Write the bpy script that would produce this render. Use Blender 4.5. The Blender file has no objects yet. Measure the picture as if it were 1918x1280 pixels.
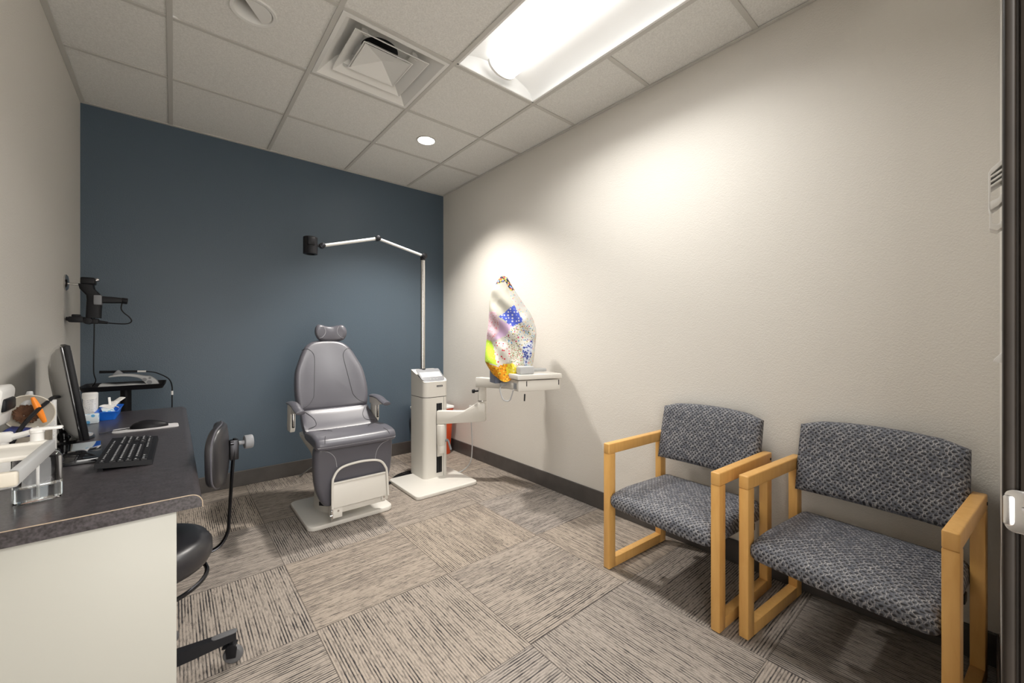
import bpy, bmesh, math, random
from mathutils import Vector, Matrix
random.seed(7)
S = bpy.context.scene
COL = S.collection
PI = math.pi

# ------------------------------------------------------------------ materials
def new_mat(name):
    m = bpy.data.materials.new(name); m.use_nodes = True
    nt = m.node_tree
    return m, nt, nt.nodes['Principled BSDF']

def N(nt, typ, **kw):
    n = nt.nodes.new(typ)
    for k, v in kw.items():
        if k == 'inp':
            for i, val in v.items(): n.inputs[i].default_value = val
        else: setattr(n, k, v)
    return n

def math_n(nt, op, a, b=None, c=None):
    n = nt.nodes.new('ShaderNodeMath'); n.operation = op
    for i, v in enumerate((a, b, c)):
        if v is None: continue
        if isinstance(v, (int, float)): n.inputs[i].default_value = v
        else: nt.links.new(v, n.inputs[i])
    return n.outputs[0]

def mixc(nt, fac, a, b):
    n = nt.nodes.new('ShaderNodeMix'); n.data_type = 'RGBA'
    for i, v in ((0, fac), (6, a), (7, b)):
        if isinstance(v, (int, float)): n.inputs[i].default_value = v
        elif isinstance(v, tuple): n.inputs[i].default_value = (*v, 1) if len(v) == 3 else v
        else: nt.links.new(v, n.inputs[i])
    return n.outputs[2]

def objco(nt):
    return N(nt, 'ShaderNodeTexCoord').outputs['Object']

def simple(name, col, rough=.5, metal=0, bump=None, vary=None, coat=0, spec=.5):
    """principled surface; bump=(scale,strength,dist), vary=(scale,amount)"""
    m, nt, p = new_mat(name)
    p.inputs['Base Color'].default_value = (*col, 1)
    p.inputs['Roughness'].default_value = rough
    p.inputs['Metallic'].default_value = metal
    p.inputs['Specular IOR Level'].default_value = spec
    p.inputs['Coat Weight'].default_value = coat
    co = objco(nt)
    if vary:
        n = N(nt, 'ShaderNodeTexNoise', inp={'Scale': vary[0], 'Detail': 4.0}); nt.links.new(co, n.inputs['Vector'])
        a = tuple(c * (1 - vary[1]) for c in col); b = tuple(min(1, c * (1 + vary[1])) for c in col)
        nt.links.new(mixc(nt, n.outputs[0], a, b), p.inputs['Base Color'])
    if bump:
        n = N(nt, 'ShaderNodeTexNoise', inp={'Scale': bump[0], 'Detail': 3.0}); nt.links.new(co, n.inputs['Vector'])
        b = N(nt, 'ShaderNodeBump', inp={'Strength': bump[1], 'Distance': bump[2]})
        nt.links.new(n.outputs[0], b.inputs['Height']); nt.links.new(b.outputs[0], p.inputs['Normal'])
    return m

def emit(name, col, strength):
    m, nt, p = new_mat(name)
    p.inputs['Base Color'].default_value = (*col, 1)
    p.inputs['Emission Color'].default_value = (*col, 1)
    p.inputs['Emission Strength'].default_value = strength
    p.inputs['Roughness'].default_value = .5
    return m

def carpet():
    m, nt, p = new_mat('carpet_tile')
    L = nt.links.new
    sep = N(nt, 'ShaderNodeSeparateXYZ'); L(objco(nt), sep.inputs[0])
    x, y = sep.outputs[0], sep.outputs[1]
    u = math_n(nt, 'DIVIDE', math_n(nt, 'SUBTRACT', x, .437), .607)
    v = math_n(nt, 'DIVIDE', math_n(nt, 'SUBTRACT', y, 1.777), .62)
    iu, iv = math_n(nt, 'FLOOR', u), math_n(nt, 'FLOOR', v)
    par = math_n(nt, 'FLOORED_MODULO', math_n(nt, 'ADD', iu, iv), 2.0)
    def lerp(a, b, f):
        return math_n(nt, 'ADD', math_n(nt, 'MULTIPLY', a, math_n(nt, 'SUBTRACT', 1.0, f)), math_n(nt, 'MULTIPLY', b, f))
    along, perp = lerp(x, y, par), lerp(y, x, par)
    wn = N(nt, 'ShaderNodeTexWhiteNoise', noise_dimensions='2D')
    cb = N(nt, 'ShaderNodeCombineXYZ'); L(iu, cb.inputs[0]); L(iv, cb.inputs[1]); L(cb.outputs[0], wn.inputs[0])
    h = wn.outputs[0]
    rib = math_n(nt, 'DIVIDE', perp, .0105)
    ri = math_n(nt, 'FLOOR', rib); fr = math_n(nt, 'FRACT', rib)
    prof = math_n(nt, 'SUBTRACT', 1.0, math_n(nt, 'MULTIPLY', math_n(nt, 'ABSOLUTE', math_n(nt, 'SUBTRACT', fr, .5)), 3.0))
    prof = N(nt, 'ShaderNodeClamp').outputs[0] if False else math_n(nt, 'MAXIMUM', prof, 0.0)
    def noise(xs, ys, zs, sc=1.0, det=2.0):
        c = N(nt, 'ShaderNodeCombineXYZ')
        for i, q in enumerate((xs, ys, zs)):
            if isinstance(q, (int, float)): c.inputs[i].default_value = q
            else: L(q, c.inputs[i])
        n = N(nt, 'ShaderNodeTexNoise', inp={'Scale': sc, 'Detail': det}); L(c.outputs[0], n.inputs['Vector'])
        return n.outputs[0]
    h40 = math_n(nt, 'MULTIPLY', h, 40.0)
    n1 = noise(math_n(nt, 'MULTIPLY', along, 5.0), math_n(nt, 'MULTIPLY', ri, 3.7), h40)
    n2 = noise(math_n(nt, 'MULTIPLY', x, 5.0), math_n(nt, 'MULTIPLY', y, 5.0), h40)
    n3 = noise(math_n(nt, 'MULTIPLY', x, 260.0), math_n(nt, 'MULTIPLY', y, 260.0), 0.0)
    n4 = noise(math_n(nt, 'MULTIPLY', along, 34.0), math_n(nt, 'MULTIPLY', perp, 150.0), h40)
    ramp = N(nt, 'ShaderNodeMapRange', inp={1: .40, 2: .60}); L(n1, ramp.inputs[0])
    amt = math_n(nt, 'ADD', math_n(nt, 'MULTIPLY', ramp.outputs[0], .95), .30)
    amt2 = N(nt, 'ShaderNodeMapRange', inp={1: .3, 2: .7, 3: .55, 4: 1.15}); L(n2, amt2.inputs[0])
    dark = math_n(nt, 'MULTIPLY', math_n(nt, 'MULTIPLY', prof, amt), amt2.outputs[0])
    sp = N(nt, 'ShaderNodeMapRange', inp={1: .5, 2: .75, 3: 0.0, 4: .55}); L(n4, sp.inputs[0])
    dark = math_n(nt, 'MINIMUM', math_n(nt, 'ADD', dark, sp.outputs[0]), 1.0)
    base = mixc(nt, n3, (.262, .224, .190), (.49, .436, .382))
    tint = mixc(nt, h, (.92, .93, .96), (1.06, 1.02, .97))
    mm = N(nt, 'ShaderNodeMix', data_type='RGBA', blend_type='MULTIPLY'); mm.inputs[0].default_value = 1
    L(base, mm.inputs[6]); L(tint, mm.inputs[7])
    col = mixc(nt, dark, mm.outputs[2], (.035, .033, .036))
    # thin seams between the tiles
    def edge(q, w):
        f = math_n(nt, 'FRACT', q)
        d = math_n(nt, 'MINIMUM', f, math_n(nt, 'SUBTRACT', 1.0, f))
        return math_n(nt, 'LESS_THAN', d, w)
    e = math_n(nt, 'MAXIMUM', edge(u, .0032), edge(v, .0032))
    col = mixc(nt, math_n(nt, 'MULTIPLY', e, .6), col, (.06, .05, .045))
    L(col, p.inputs['Base Color']); p.inputs['Roughness'].default_value = .95
    p.inputs['Specular IOR Level'].default_value = .1
    b = N(nt, 'ShaderNodeBump', inp={'Strength': .5, 'Distance': .003})
    L(math_n(nt, 'SUBTRACT', math_n(nt, 'MULTIPLY', n3, .5), dark), b.inputs['Height']); L(b.outputs[0], p.inputs['Normal'])
    return m

def chair_fabric():
    """dark navy weave: staggered rows of small dark dots, each with a pale crescent beside it"""
    m, nt, p = new_mat('woven_chair_fabric')
    L = nt.links.new
    co = objco(nt)
    sp = N(nt, 'ShaderNodeSeparateXYZ'); L(co, sp.inputs[0])
    wob = N(nt, 'ShaderNodeTexNoise', inp={'Scale': 38.0, 'Detail': 1.0}); L(co, wob.inputs['Vector'])
    ws = N(nt, 'ShaderNodeSeparateColor'); L(wob.outputs['Color'], ws.inputs[0])
    p_ = math_n(nt, 'ADD', math_n(nt, 'DIVIDE', sp.outputs[1], .0195), math_n(nt, 'MULTIPLY', ws.outputs[0], 1.0))
    q_ = math_n(nt, 'ADD', math_n(nt, 'DIVIDE', math_n(nt, 'ADD', sp.outputs[2], sp.outputs[0]), .0125), math_n(nt, 'MULTIPLY', ws.outputs[1], 1.0))
    row = math_n(nt, 'FLOOR', q_)
    p2 = math_n(nt, 'ADD', p_, math_n(nt, 'MULTIPLY', row, .5))
    fx = math_n(nt, 'SUBTRACT', math_n(nt, 'FRACT', p2), .5); fy = math_n(nt, 'SUBTRACT', math_n(nt, 'FRACT', q_), .5)
    def dist(ax, ay, sx, sy):
        a = math_n(nt, 'MULTIPLY', math_n(nt, 'ADD', fx, ax), sx); b = math_n(nt, 'MULTIPLY', math_n(nt, 'ADD', fy, ay), sy)
        return math_n(nt, 'SQRT', math_n(nt, 'ADD', math_n(nt, 'MULTIPLY', a, a), math_n(nt, 'MULTIPLY', b, b)))
    nz = N(nt, 'ShaderNodeTexNoise', inp={'Scale': 55.0, 'Detail': 2.0}); L(co, nz.inputs['Vector'])
    big = N(nt, 'ShaderNodeTexNoise', inp={'Scale': 120.0, 'Detail': 3.0}); L(co, big.inputs['Vector'])
    d = N(nt, 'ShaderNodeMapRange', inp={1: .16, 2: .30, 3: 1.0, 4: 0.0}); L(dist(0, 0.05, 1.0, .75), d.inputs[0])
    ring = math_n(nt, 'ABSOLUTE', math_n(nt, 'SUBTRACT', dist(.06, -.10, 1.0, .85), .40))
    e = N(nt, 'ShaderNodeMapRange', inp={1: .02, 2: .13, 3: 1.0, 4: 0.0}); L(ring, e.inputs[0])
    nr = N(nt, 'ShaderNodeMapRange', inp={1: .40, 2: .62}); L(nz.outputs[0], nr.inputs[0])
    es = math_n(nt, 'MULTIPLY', e.outputs[0], math_n(nt, 'ADD', math_n(nt, 'MULTIPLY', nr.outputs[0], .8), .12))
    br = N(nt, 'ShaderNodeMapRange', inp={1: .35, 2: .65}); L(big.outputs[0], br.inputs[0])
    c = mixc(nt, br.outputs[0], (.048, .056, .080), (.125, .132, .155))
    c = mixc(nt, es, c, (.44, .43, .43))
    c = mixc(nt, math_n(nt, 'MULTIPLY', d.outputs[0], .92), c, (.010, .008, .009))
    L(c, p.inputs['Base Color']); p.inputs['Roughness'].default_value = .55
    b = N(nt, 'ShaderNodeBump', inp={'Strength': .5, 'Distance': .002}); L(math_n(nt, 'SUBTRACT', es, d.outputs[0]), b.inputs['Height']); L(b.outputs[0], p.inputs['Normal'])
    return m

def wood():
    m, nt, p = new_mat('honey_maple')
    L = nt.links.new
    mp = N(nt, 'ShaderNodeMapping', inp={'Scale': (14, 14, 2.2)}); L(objco(nt), mp.inputs[0])
    n = N(nt, 'ShaderNodeTexNoise', inp={'Scale': 3.0, 'Detail': 6.0, 'Distortion': .8}); L(mp.outputs[0], n.inputs['Vector'])
    n2 = N(nt, 'ShaderNodeTexNoise', inp={'Scale': 5.0, 'Detail': 2.0}); L(objco(nt), n2.inputs['Vector'])
    c = mixc(nt, n.outputs[0], (.60, .315, .085), (.80, .49, .17))
    c2 = mixc(nt, math_n(nt, 'MULTIPLY', n2.outputs[0], .35), c, (.58, .27, .06))
    L(c2, p.inputs['Base Color']); p.inputs['Roughness'].default_value = .38
    return m

def laminate():
    m, nt, p = new_mat('charcoal_laminate')
    L = nt.links.new
    n = N(nt, 'ShaderNodeTexNoise', inp={'Scale': 160.0, 'Detail': 3.0}); L(objco(nt), n.inputs['Vector'])
    n2 = N(nt, 'ShaderNodeTexNoise', inp={'Scale': 40.0, 'Detail': 3.0}); L(objco(nt), n2.inputs['Vector'])
    r = N(nt, 'ShaderNodeMapRange', inp={1: .35, 2: .65}); L(math_n(nt, 'ADD', math_n(nt, 'MULTIPLY', n.outputs[0], .6), math_n(nt, 'MULTIPLY', n2.outputs[0], .4)), r.inputs[0])
    L(mixc(nt, r.outputs[0], (.024, .021, .023), (.082, .073, .080)), p.inputs['Base Color'])
    p.inputs['Roughness'].default_value = .28
    b = N(nt, 'ShaderNodeBump', inp={'Strength': .12, 'Distance': .001}); L(n.outputs[0], b.inputs['Height']); L(b.outputs[0], p.inputs['Normal'])
    return m

def ceiling_tile():
    m, nt, p = new_mat('mineral_ceiling_tile')
    L = nt.links.new
    n = N(nt, 'ShaderNodeTexNoise', inp={'Scale': 150.0, 'Detail': 4.0}); L(objco(nt), n.inputs['Vector'])
    v = N(nt, 'ShaderNodeTexVoronoi', inp={'Scale': 130.0}); L(objco(nt), v.inputs['Vector'])
    r = N(nt, 'ShaderNodeMapRange', inp={1: .3, 2: .7}); L(n.outputs[0], r.inputs[0])
    L(mixc(nt, r.outputs[0], (.68, .672, .64), (.82, .812, .78)), p.inputs['Base Color'])
    p.inputs['Roughness'].default_value = .95
    b = N(nt, 'ShaderNodeBump', inp={'Strength': .35, 'Distance': .002}); L(n.outputs[0], b.inputs['Height']); L(b.outputs[0], p.inputs['Normal'])
    return m

def patch(name, base, dots=(), scale=60., size=.3, rand=1.0):
    """printed quilt cotton: base colour plus up to three colours of scattered motifs"""
    m, nt, p = new_mat(name)
    L = nt.links.new
    col = None; cur = base
    co = objco(nt)
    for i, dc in enumerate(dots):
        mp = N(nt, 'ShaderNodeMapping', inp={'Location': (i * 1.7, i * .9, i * 2.3)}); L(co, mp.inputs[0])
        v = N(nt, 'ShaderNodeTexVoronoi', inp={'Scale': scale * (1 + .13 * i), 'Randomness': rand}); L(mp.outputs[0], v.inputs['Vector'])
        f = N(nt, 'ShaderNodeMapRange', inp={1: size * .8, 2: size, 3: 1.0, 4: 0.0}); L(v.outputs['Distance'], f.inputs[0])
        col = mixc(nt, f.outputs[0], cur, dc); cur = col
    if col is None: p.inputs['Base Color'].default_value = (*base, 1)
    else: L(col, p.inputs['Base Color'])
    p.inputs['Roughness'].default_value = .85
    return m

def glassy(name, col=(1, 1, 1), rough=.02, ior=1.45):
    m, nt, p = new_mat(name)
    p.inputs['Base Color'].default_value = (*col, 1)
    p.inputs['Transmission Weight'].default_value = 1
    p.inputs['Roughness'].default_value = rough
    p.inputs['IOR'].default_value = ior
    return m

M = dict(
    carpet=carpet(), fabric=chair_fabric(), wood=wood(), lam=laminate(), tile=ceiling_tile(),
    wall=simple('cream_textured_paint', (.70, .668, .615), .55, bump=(170, .5, .003)),
    blue=simple('slate_blue_textured_paint', (.074, .106, .140), .36, bump=(170, .5, .003)),
    base=simple('charcoal_rubber_baseboard', (.078, .070, .066), .38, vary=(9, .45)),
    tee=simple('white_painted_tee', (.56, .545, .51), .5),
    groove=simple('shadow_gap', (.10, .095, .085), .9),
    whitemetal=simple('white_enamel', (.78, .775, .75), .4),
    reflector=simple('gloss_white_reflector', (.90, .90, .89), .35),
    lens=emit('fluorescent_basket', (1, .99, .97), 2.8),
    canlens=emit('frosted_can_lens', (1, .96, .90), 30.0),
    offwhite=simple('warm_white_casting', (.68, .655, .605), .42),
    offwhite2=simple('grey_white_casting', (.52, .505, .475), .45),
    leather=simple('charcoal_vinyl', (.098, .096, .114), .34, bump=(260, .12, .001), vary=(7, .10)),
    seam=simple('dark_seam', (.03, .03, .035), .6),
    thread=simple('pale_thread', (.42, .42, .45), .6),
    blackvinyl=simple('black_vinyl', (.022, .021, .024), .34, bump=(220, .1, .001)),
    black=simple('black_plastic', (.010, .010, .012), .45, spec=.22),
    gloss=simple('glossy_black_plastic', (.012, .012, .014), .08, coat=.6),
    greygloss=simple('glossy_grey_back', (.24, .235, .225), .12, coat=.7),
    darkmetal=simple('dark_metal', (.05, .05, .055), .35, 1.0),
    chrome=simple('brushed_steel', (.62, .61, .60), .22, 1.0),
    grey=simple('grey_plastic', (.22, .225, .24), .5),
    lgrey=simple('light_grey_plastic', (.45, .455, .46), .45),
    bluegrey=simple('blue_grey_plastic', (.17, .20, .28), .5),
    padgrey=simple('grey_cloth_pad', (.52, .51, .52), .8),
    tyre=simple('grey_rubber_tyre', (.11, .11, .115), .6),
    red=simple('orange_red_plastic', (.72, .085, .02), .42),
    bluep=simple('bright_blue_plastic', (.01, .16, .75), .32),
    orange=simple('orange_plastic', (.95, .27, .02), .4),
    navy=simple('navy_plastic', (.02, .035, .18), .4),
    taupe=simple('taupe_card', (.27, .235, .19), .6, vary=(30, .3)),
    beige=simple('beige_plastic', (.52, .48, .41), .4),
    brown=simple('brown_bristle', (.10, .045, .022), .7, vary=(90, .8)),
    white=simple('white_plastic', (.82, .81, .79), .35),
    paper=simple('white_paper', (.82, .81, .79), .8),
    print_=patch('printed_paper', (.80, .79, .78), ((.35, .37, .42), (.55, .5, .5)), 150., .22),
    wrap=patch('blue_white_wrapper', (.72, .80, .85), ((.12, .40, .70),), 45., .42),
    clear=glassy('clear_acrylic'),
    gel=glassy('clear_gel', (.90, .96, .99), .03, 1.36),
    jamb=simple('dark_bronze_enamel', (.016, .012, .009), .5, spec=.2, vary=(14, .4)),
    keyleg=simple('key_legend', (.62, .63, .66), .6),
    seamtan=simple('laminate_edge_line', (.42, .33, .24), .5),
)

# ------------------------------------------------------------------ mesh helpers
ORI = {}

def origin_of(o):
    while o.parent: o = o.parent
    return ORI.get(o.name, Vector((0, 0, 0)))

def finish(bm, smooth=35):
    bmesh.ops.recalc_face_normals(bm, faces=bm.faces)
    me = bpy.data.meshes.new('m')
    bm.to_mesh(me); bm.free()
    if smooth:
        for f in me.polygons: f.use_smooth = True
        me.set_sharp_from_angle(angle=math.radians(smooth))
    return me

def part(name, bm, mats, parent=None, label=None, smooth=35, local=False):
    """link a bmesh (authored in world coordinates unless local) as ONE object"""
    if parent is not None and not local:
        bmesh.ops.translate(bm, vec=-origin_of(parent), verts=bm.verts)
    me = finish(bm, smooth); me.name = name
    o = bpy.data.objects.new(name, me); COL.objects.link(o)
    for m in (mats if isinstance(mats, (list, tuple)) else [mats]): me.materials.append(m)
    if parent is not None: o.parent = parent
    if label: o['label'] = label
    return o

def thing(name, label, cat, loc, group=None, rz=0):
    o = bpy.data.objects.new(name, None); COL.objects.link(o)
    o.empty_display_size = .05
    o.location = loc; o.rotation_euler = (0, 0, rz)
    ORI[o.name] = Vector(loc)
    o['label'] = label; o['category'] = cat
    if group: o['group'] = group
    return o

def solo(name, bm, mats, label, cat, group=None, smooth=35):
    """a thing that is one mesh: its origin is put at the middle of its base"""
    lo = [min(v.co[i] for v in bm.verts) for i in range(3)]; hi = [max(v.co[i] for v in bm.verts) for i in range(3)]
    c = Vector(((lo[0] + hi[0]) / 2, (lo[1] + hi[1]) / 2, lo[2]))
    bmesh.ops.translate(bm, vec=-c, verts=bm.verts)
    o = part(name, bm, mats, smooth=smooth); o.location = c
    o['label'] = label; o['category'] = cat
    if group: o['group'] = group
    return o

def struct(name, bm, mats, parent=None, smooth=0):
    o = part(name, bm, mats, parent, smooth=smooth)
    if parent is None: o['kind'] = 'structure'
    return o

def B(): return bmesh.new()

def merge(bm, t, mtx=None, mi=0):
    if mtx is not None: bmesh.ops.transform(t, matrix=mtx, verts=t.verts)
    vm = {v: bm.verts.new(v.co) for v in t.verts}
    for f in t.faces:
        try:
            nf = bm.faces.new([vm[v] for v in f.verts]); nf.material_index = mi
        except ValueError: pass
    t.free()
    return bm

def box(bm, lo, hi, bev=0, seg=2, mtx=None, mi=0):
    t = bmesh.new(); bmesh.ops.create_cube(t, size=1)
    s = [hi[i] - lo[i] for i in range(3)]; c = [(hi[i] + lo[i]) / 2 for i in range(3)]
    bmesh.ops.scale(t, vec=s, verts=t.verts); bmesh.ops.translate(t, vec=c, verts=t.verts)
    if bev: bmesh.ops.bevel(t, geom=list(t.edges), offset=min(bev, min(s) * .49), segments=seg, profile=.5, affect='EDGES')
    return merge(bm, t, mtx, mi)

def ring_frame(d):
    d = d.normalized()
    a = Vector((0, 0, 1)) if abs(d.z) < .9 else Vector((1, 0, 0))
    u = d.cross(a).normalized(); return u, d.cross(u).normalized()

def loft(bm, rings, cap=True, closed=True, mi=0):
    vs = [[bm.verts.new(p) for p in r] for r in rings]
    n = len(vs[0])
    for a, b in zip(vs, vs[1:]):
        for i in range(n if closed else n - 1):
            j = (i + 1) % n
            f = bm.faces.new((a[i], a[j], b[j], b[i])); f.material_index = mi
    if cap:
        for r in (vs[0], vs[-1]):
            try: bm.faces.new(r).material_index = mi
            except ValueError: pass
    return vs

def cyl(bm, p0, p1, r0, r1=None, n=24, bev=0, mi=0):
    p0, p1 = Vector(p0), Vector(p1); r1 = r0 if r1 is None else r1
    d = (p1 - p0).normalized(); u, w = ring_frame(d)
    def rg(p, r): return [p + r * (math.cos(2 * PI * i / n) * u + math.sin(2 * PI * i / n) * w) for i in range(n)]
    if bev:
        rings = [rg(p0, r0 - bev), rg(p0 + d * bev * .3, r0 - bev * .3), rg(p0 + d * bev, r0), rg(p1 - d * bev, r1), rg(p1 - d * bev * .3, r1 - bev * .3), rg(p1, r1 - bev)]
    else: rings = [rg(p0, r0), rg(p1, r1)]
    loft(bm, rings, mi=mi); return bm

def spline(pts, k=6):
    P = [Vector(p) for p in pts]; out = []
    for i in range(len(P) - 1):
        a, b, c, d = P[max(i - 1, 0)], P[i], P[i + 1], P[min(i + 2, len(P) - 1)]
        for j in range(k):
            t = j / k
            out.append(.5 * ((2 * b) + (-a + c) * t + (2 * a - 5 * b + 4 * c - d) * t * t + (-a + 3 * b - 3 * c + d) * t ** 3))
    out.append(P[-1]); return out

def tube(bm, pts, r, n=8, sm=6, mi=0, flat=None, up=None):
    P = spline(pts, sm) if sm else [Vector(p) for p in pts]
    rings = []; pu = None
    for i, p in enumerate(P):
        d = (P[min(i + 1, len(P) - 1)] - P[max(i - 1, 0)]).normalized()
        if pu is None: u, w = ring_frame(d) if up is None else ((up - d * up.dot(d)).normalized(), None)
        else: u = (pu - d * pu.dot(d)).normalized()
        w = d.cross(u); pu = u
        rr = r(i / (len(P) - 1)) if callable(r) else r
        ru, rw = (rr, rr) if flat is None else (rr * flat[0], rr * flat[1])
        rings.append([p + ru * math.cos(2 * PI * k / n) * u + rw * math.sin(2 * PI * k / n) * w for k in range(n)])
    loft(bm, rings, mi=mi); return bm

def lathe(bm, prof, c, n=32, axis=None, mi=0):
    """prof [(r,h)] about axis through c"""
    c = Vector(c); ax = Vector(axis or (0, 0, 1)).normalized(); u, w = ring_frame(ax)
    loft(bm, [[c + ax * h + max(r, 1e-4) * (math.cos(2 * PI * i / n) * u + math.sin(2 * PI * i / n) * w) for i in range(n)] for r, h in prof], mi=mi)
    return bm

def prism(bm, poly, depth, mtx, bev=0, mi=0):
    """2D polygon in local XY, extruded along local Z by depth, placed by mtx"""
    t = bmesh.new()
    a = [t.verts.new((x, y, 0)) for x, y in poly]; b = [t.verts.new((x, y, depth)) for x, y in poly]
    n = len(poly); t.faces.new(a); t.faces.new(b[::-1])
    for i in range(n): t.faces.new((a[i], a[(i + 1) % n], b[(i + 1) % n], b[i]))
    if bev:
        bmesh.ops.recalc_face_normals(t, faces=t.faces)
        es = [e for e in t.edges if len(e.link_faces) == 2 and e.calc_face_angle(0) > .5]
        bmesh.ops.bevel(t, geom=es, offset=bev, segments=2, profile=.5, affect='EDGES')
    return merge(bm, t, mtx, mi)

def frame_mtx(o, x, y):
    """matrix whose local X,Y axes map to given world axes"""
    x = Vector(x).normalized(); y = Vector(y).normalized(); z = x.cross(y)
    m = Matrix((x, y, z)).transposed().to_4x4(); m.translation = Vector(o); return m

def rrect(w, h, r, k=5, cx=0, cy=0):
    """rounded rectangle, w x h, radius r, or four radii (tr,tl,bl,br)"""
    R = r if isinstance(r, (list, tuple)) else (r,) * 4
    out = []
    for q, (sx, sy, a0) in enumerate(((1, 1, 0), (-1, 1, 90), (-1, -1, 180), (1, -1, 270))):
        for i in range(k + 1):
            a = math.radians(a0 + 90 * i / k)
            out.append((cx + sx * (w / 2 - R[q]) + R[q] * math.cos(a), cy + sy * (h / 2 - R[q]) + R[q] * math.sin(a)))
    return out

def smooth_outline(pts, k=4):
    P = [Vector((x, y, 0)) for x, y in pts]; n = len(P); out = []
    for i in range(n):
        a, b, c, d = P[i - 1], P[i], P[(i + 1) % n], P[(i + 2) % n]
        for j in range(k):
            t = j / k
            q = .5 * ((2 * b) + (-a + c) * t + (2 * a - 5 * b + 4 * c - d) * t * t + (-a + 3 * b - 3 * c + d) * t ** 3)
            out.append((q.x, q.y))
    return out

class Pillow:
    """upholstered pad from an outline in (a,b); front face towards +w; f maps (a,b,w) to space"""
    def __init__(s, out, th, edge, crown, f, c=None):
        s.out, s.th, s.edge, s.crown, s.f = out, th, edge, crown, f
        s.c = c or (sum(p[0] for p in out) / len(out), sum(p[1] for p in out) / len(out))
        s.R = sum(math.hypot(p[0] - s.c[0], p[1] - s.c[1]) for p in out) / len(out)
    def w_at(s, k):
        e = s.edge / s.R; h = s.th / 2
        if k > 1 - e:
            q = (k - (1 - e)) / e
            return h - s.edge * .9 + s.edge * .9 * math.sqrt(max(0, 1 - q * q)) + s.crown * (1 - k * k)
        return h + s.crown * (1 - k * k)
    def build(s, bm, mi=0):
        e = s.edge / s.R
        ks = [1 - e * (1 - math.cos(a)) for a in [i * PI / 2 / 5 for i in range(6)]]
        ks = [1 - e + e * math.sin(i * PI / 2 / 5) for i in range(6)][::-1] + [(1 - e) * t for t in (.85, .7, .5, .3, .12)]
        def rg(k, w): return [s.f(s.c[0] + (p[0] - s.c[0]) * k, s.c[1] + (p[1] - s.c[1]) * k, w) for p in s.out]
        front = [rg(k, s.w_at(k)) for k in ks]
        h = s.th / 2
        back = [rg(k, -(h - s.edge * .9 + s.edge * .9 * math.sqrt(max(0, 1 - ((k - 1 + e) / e) ** 2))) if k > 1 - e else -h) for k in ks]
        loft(bm, back[::-1] + front, mi=mi); return bm
    def scale_of(s, a, b):
        # radial position of (a,b) relative to the outline
        dx, dy = a - s.c[0], b - s.c[1]; best = 0
        if abs(dx) + abs(dy) < 1e-9: return 0
        n = len(s.out)
        for i in range(n):
            x1, y1 = s.out[i][0] - s.c[0], s.out[i][1] - s.c[1]; x2, y2 = s.out[(i + 1) % n][0] - s.c[0], s.out[(i + 1) % n][1] - s.c[1]
            den = dx * (y2 - y1) - dy * (x2 - x1)
            if abs(den) < 1e-12: continue
            t = (x1 * (y2 - y1) - y1 * (x2 - x1)) / den
            q = (x1 * dy - y1 * dx) / den
            if t > 0 and -1e-6 <= q <= 1 + 1e-6: best = 1 / t; break
        return min(best, 1)
    def seam(s, bm, pts, r=.0018, lift=.0004, mi=0):
        P = [(p.x, p.y) for p in spline([(x, y, 0) for x, y in pts], 8)]
        tube(bm, [s.f(a, b, s.w_at(s.scale_of(a, b)) + lift) for a, b in P], r, 5, 0, mi=mi)
        return bm

# ------------------------------------------------------------------ room
XL, XR, YB, YF, HC_ = -.467, 2.239, 3.9164, -.02, 2.737
G = [-.0155 + .6096 * i for i in range(4)]
R = [3.2102 - .6096 * i for i in range(6)]

bm = B(); box(bm, (XL - .1, -1.6, -.1), (XR + .1, YB + .1, 0)); struct('floor', bm, M['carpet'])
bm = B(); box(bm, (XL - .1, YF - .13, 0), (XL, YB, 2.9)); struct('wall_left', bm, M['wall'])
bm = B(); box(bm, (XR, YF - .13, 0), (XR + .1, YB, 2.9)); struct('wall_right', bm, M['wall'])
bm = B(); box(bm, (XL - .1, YB, 0), (XR + .1, YB + .1, 2.9)); struct('wall_back', bm, M['blue'])
# front wall with the doorway the photograph was taken from
bm = B()
box(bm, (.905, YF - .12, 0), (XR, YF, 2.9)); box(bm, (XL, YF - .12, 0), (-.12, YF, 2.9)); box(bm, (-.12, YF - .12, 2.10), (.905, YF, 2.9))
struct('wall_front', bm, M['wall'])
# baseboards with a slightly rounded top
def baseb(name, lo, hi):
    bm = B(); box(bm, lo, hi, .004, 2); struct(name, bm, M['base'])
baseb('baseboard_back', (XL, YB - .012, 0), (XR, YB, .122))
baseb('baseboard_right', (XR - .012, YF + .001, 0), (XR, YB - .012, .122))
baseb('baseboard_left', (XL, YF, 0), (XL + .012, YB - .012, .122))
baseb('baseboard_front', (.915, YF, 0), (XR - .012, YF + .008, .122))

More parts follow.
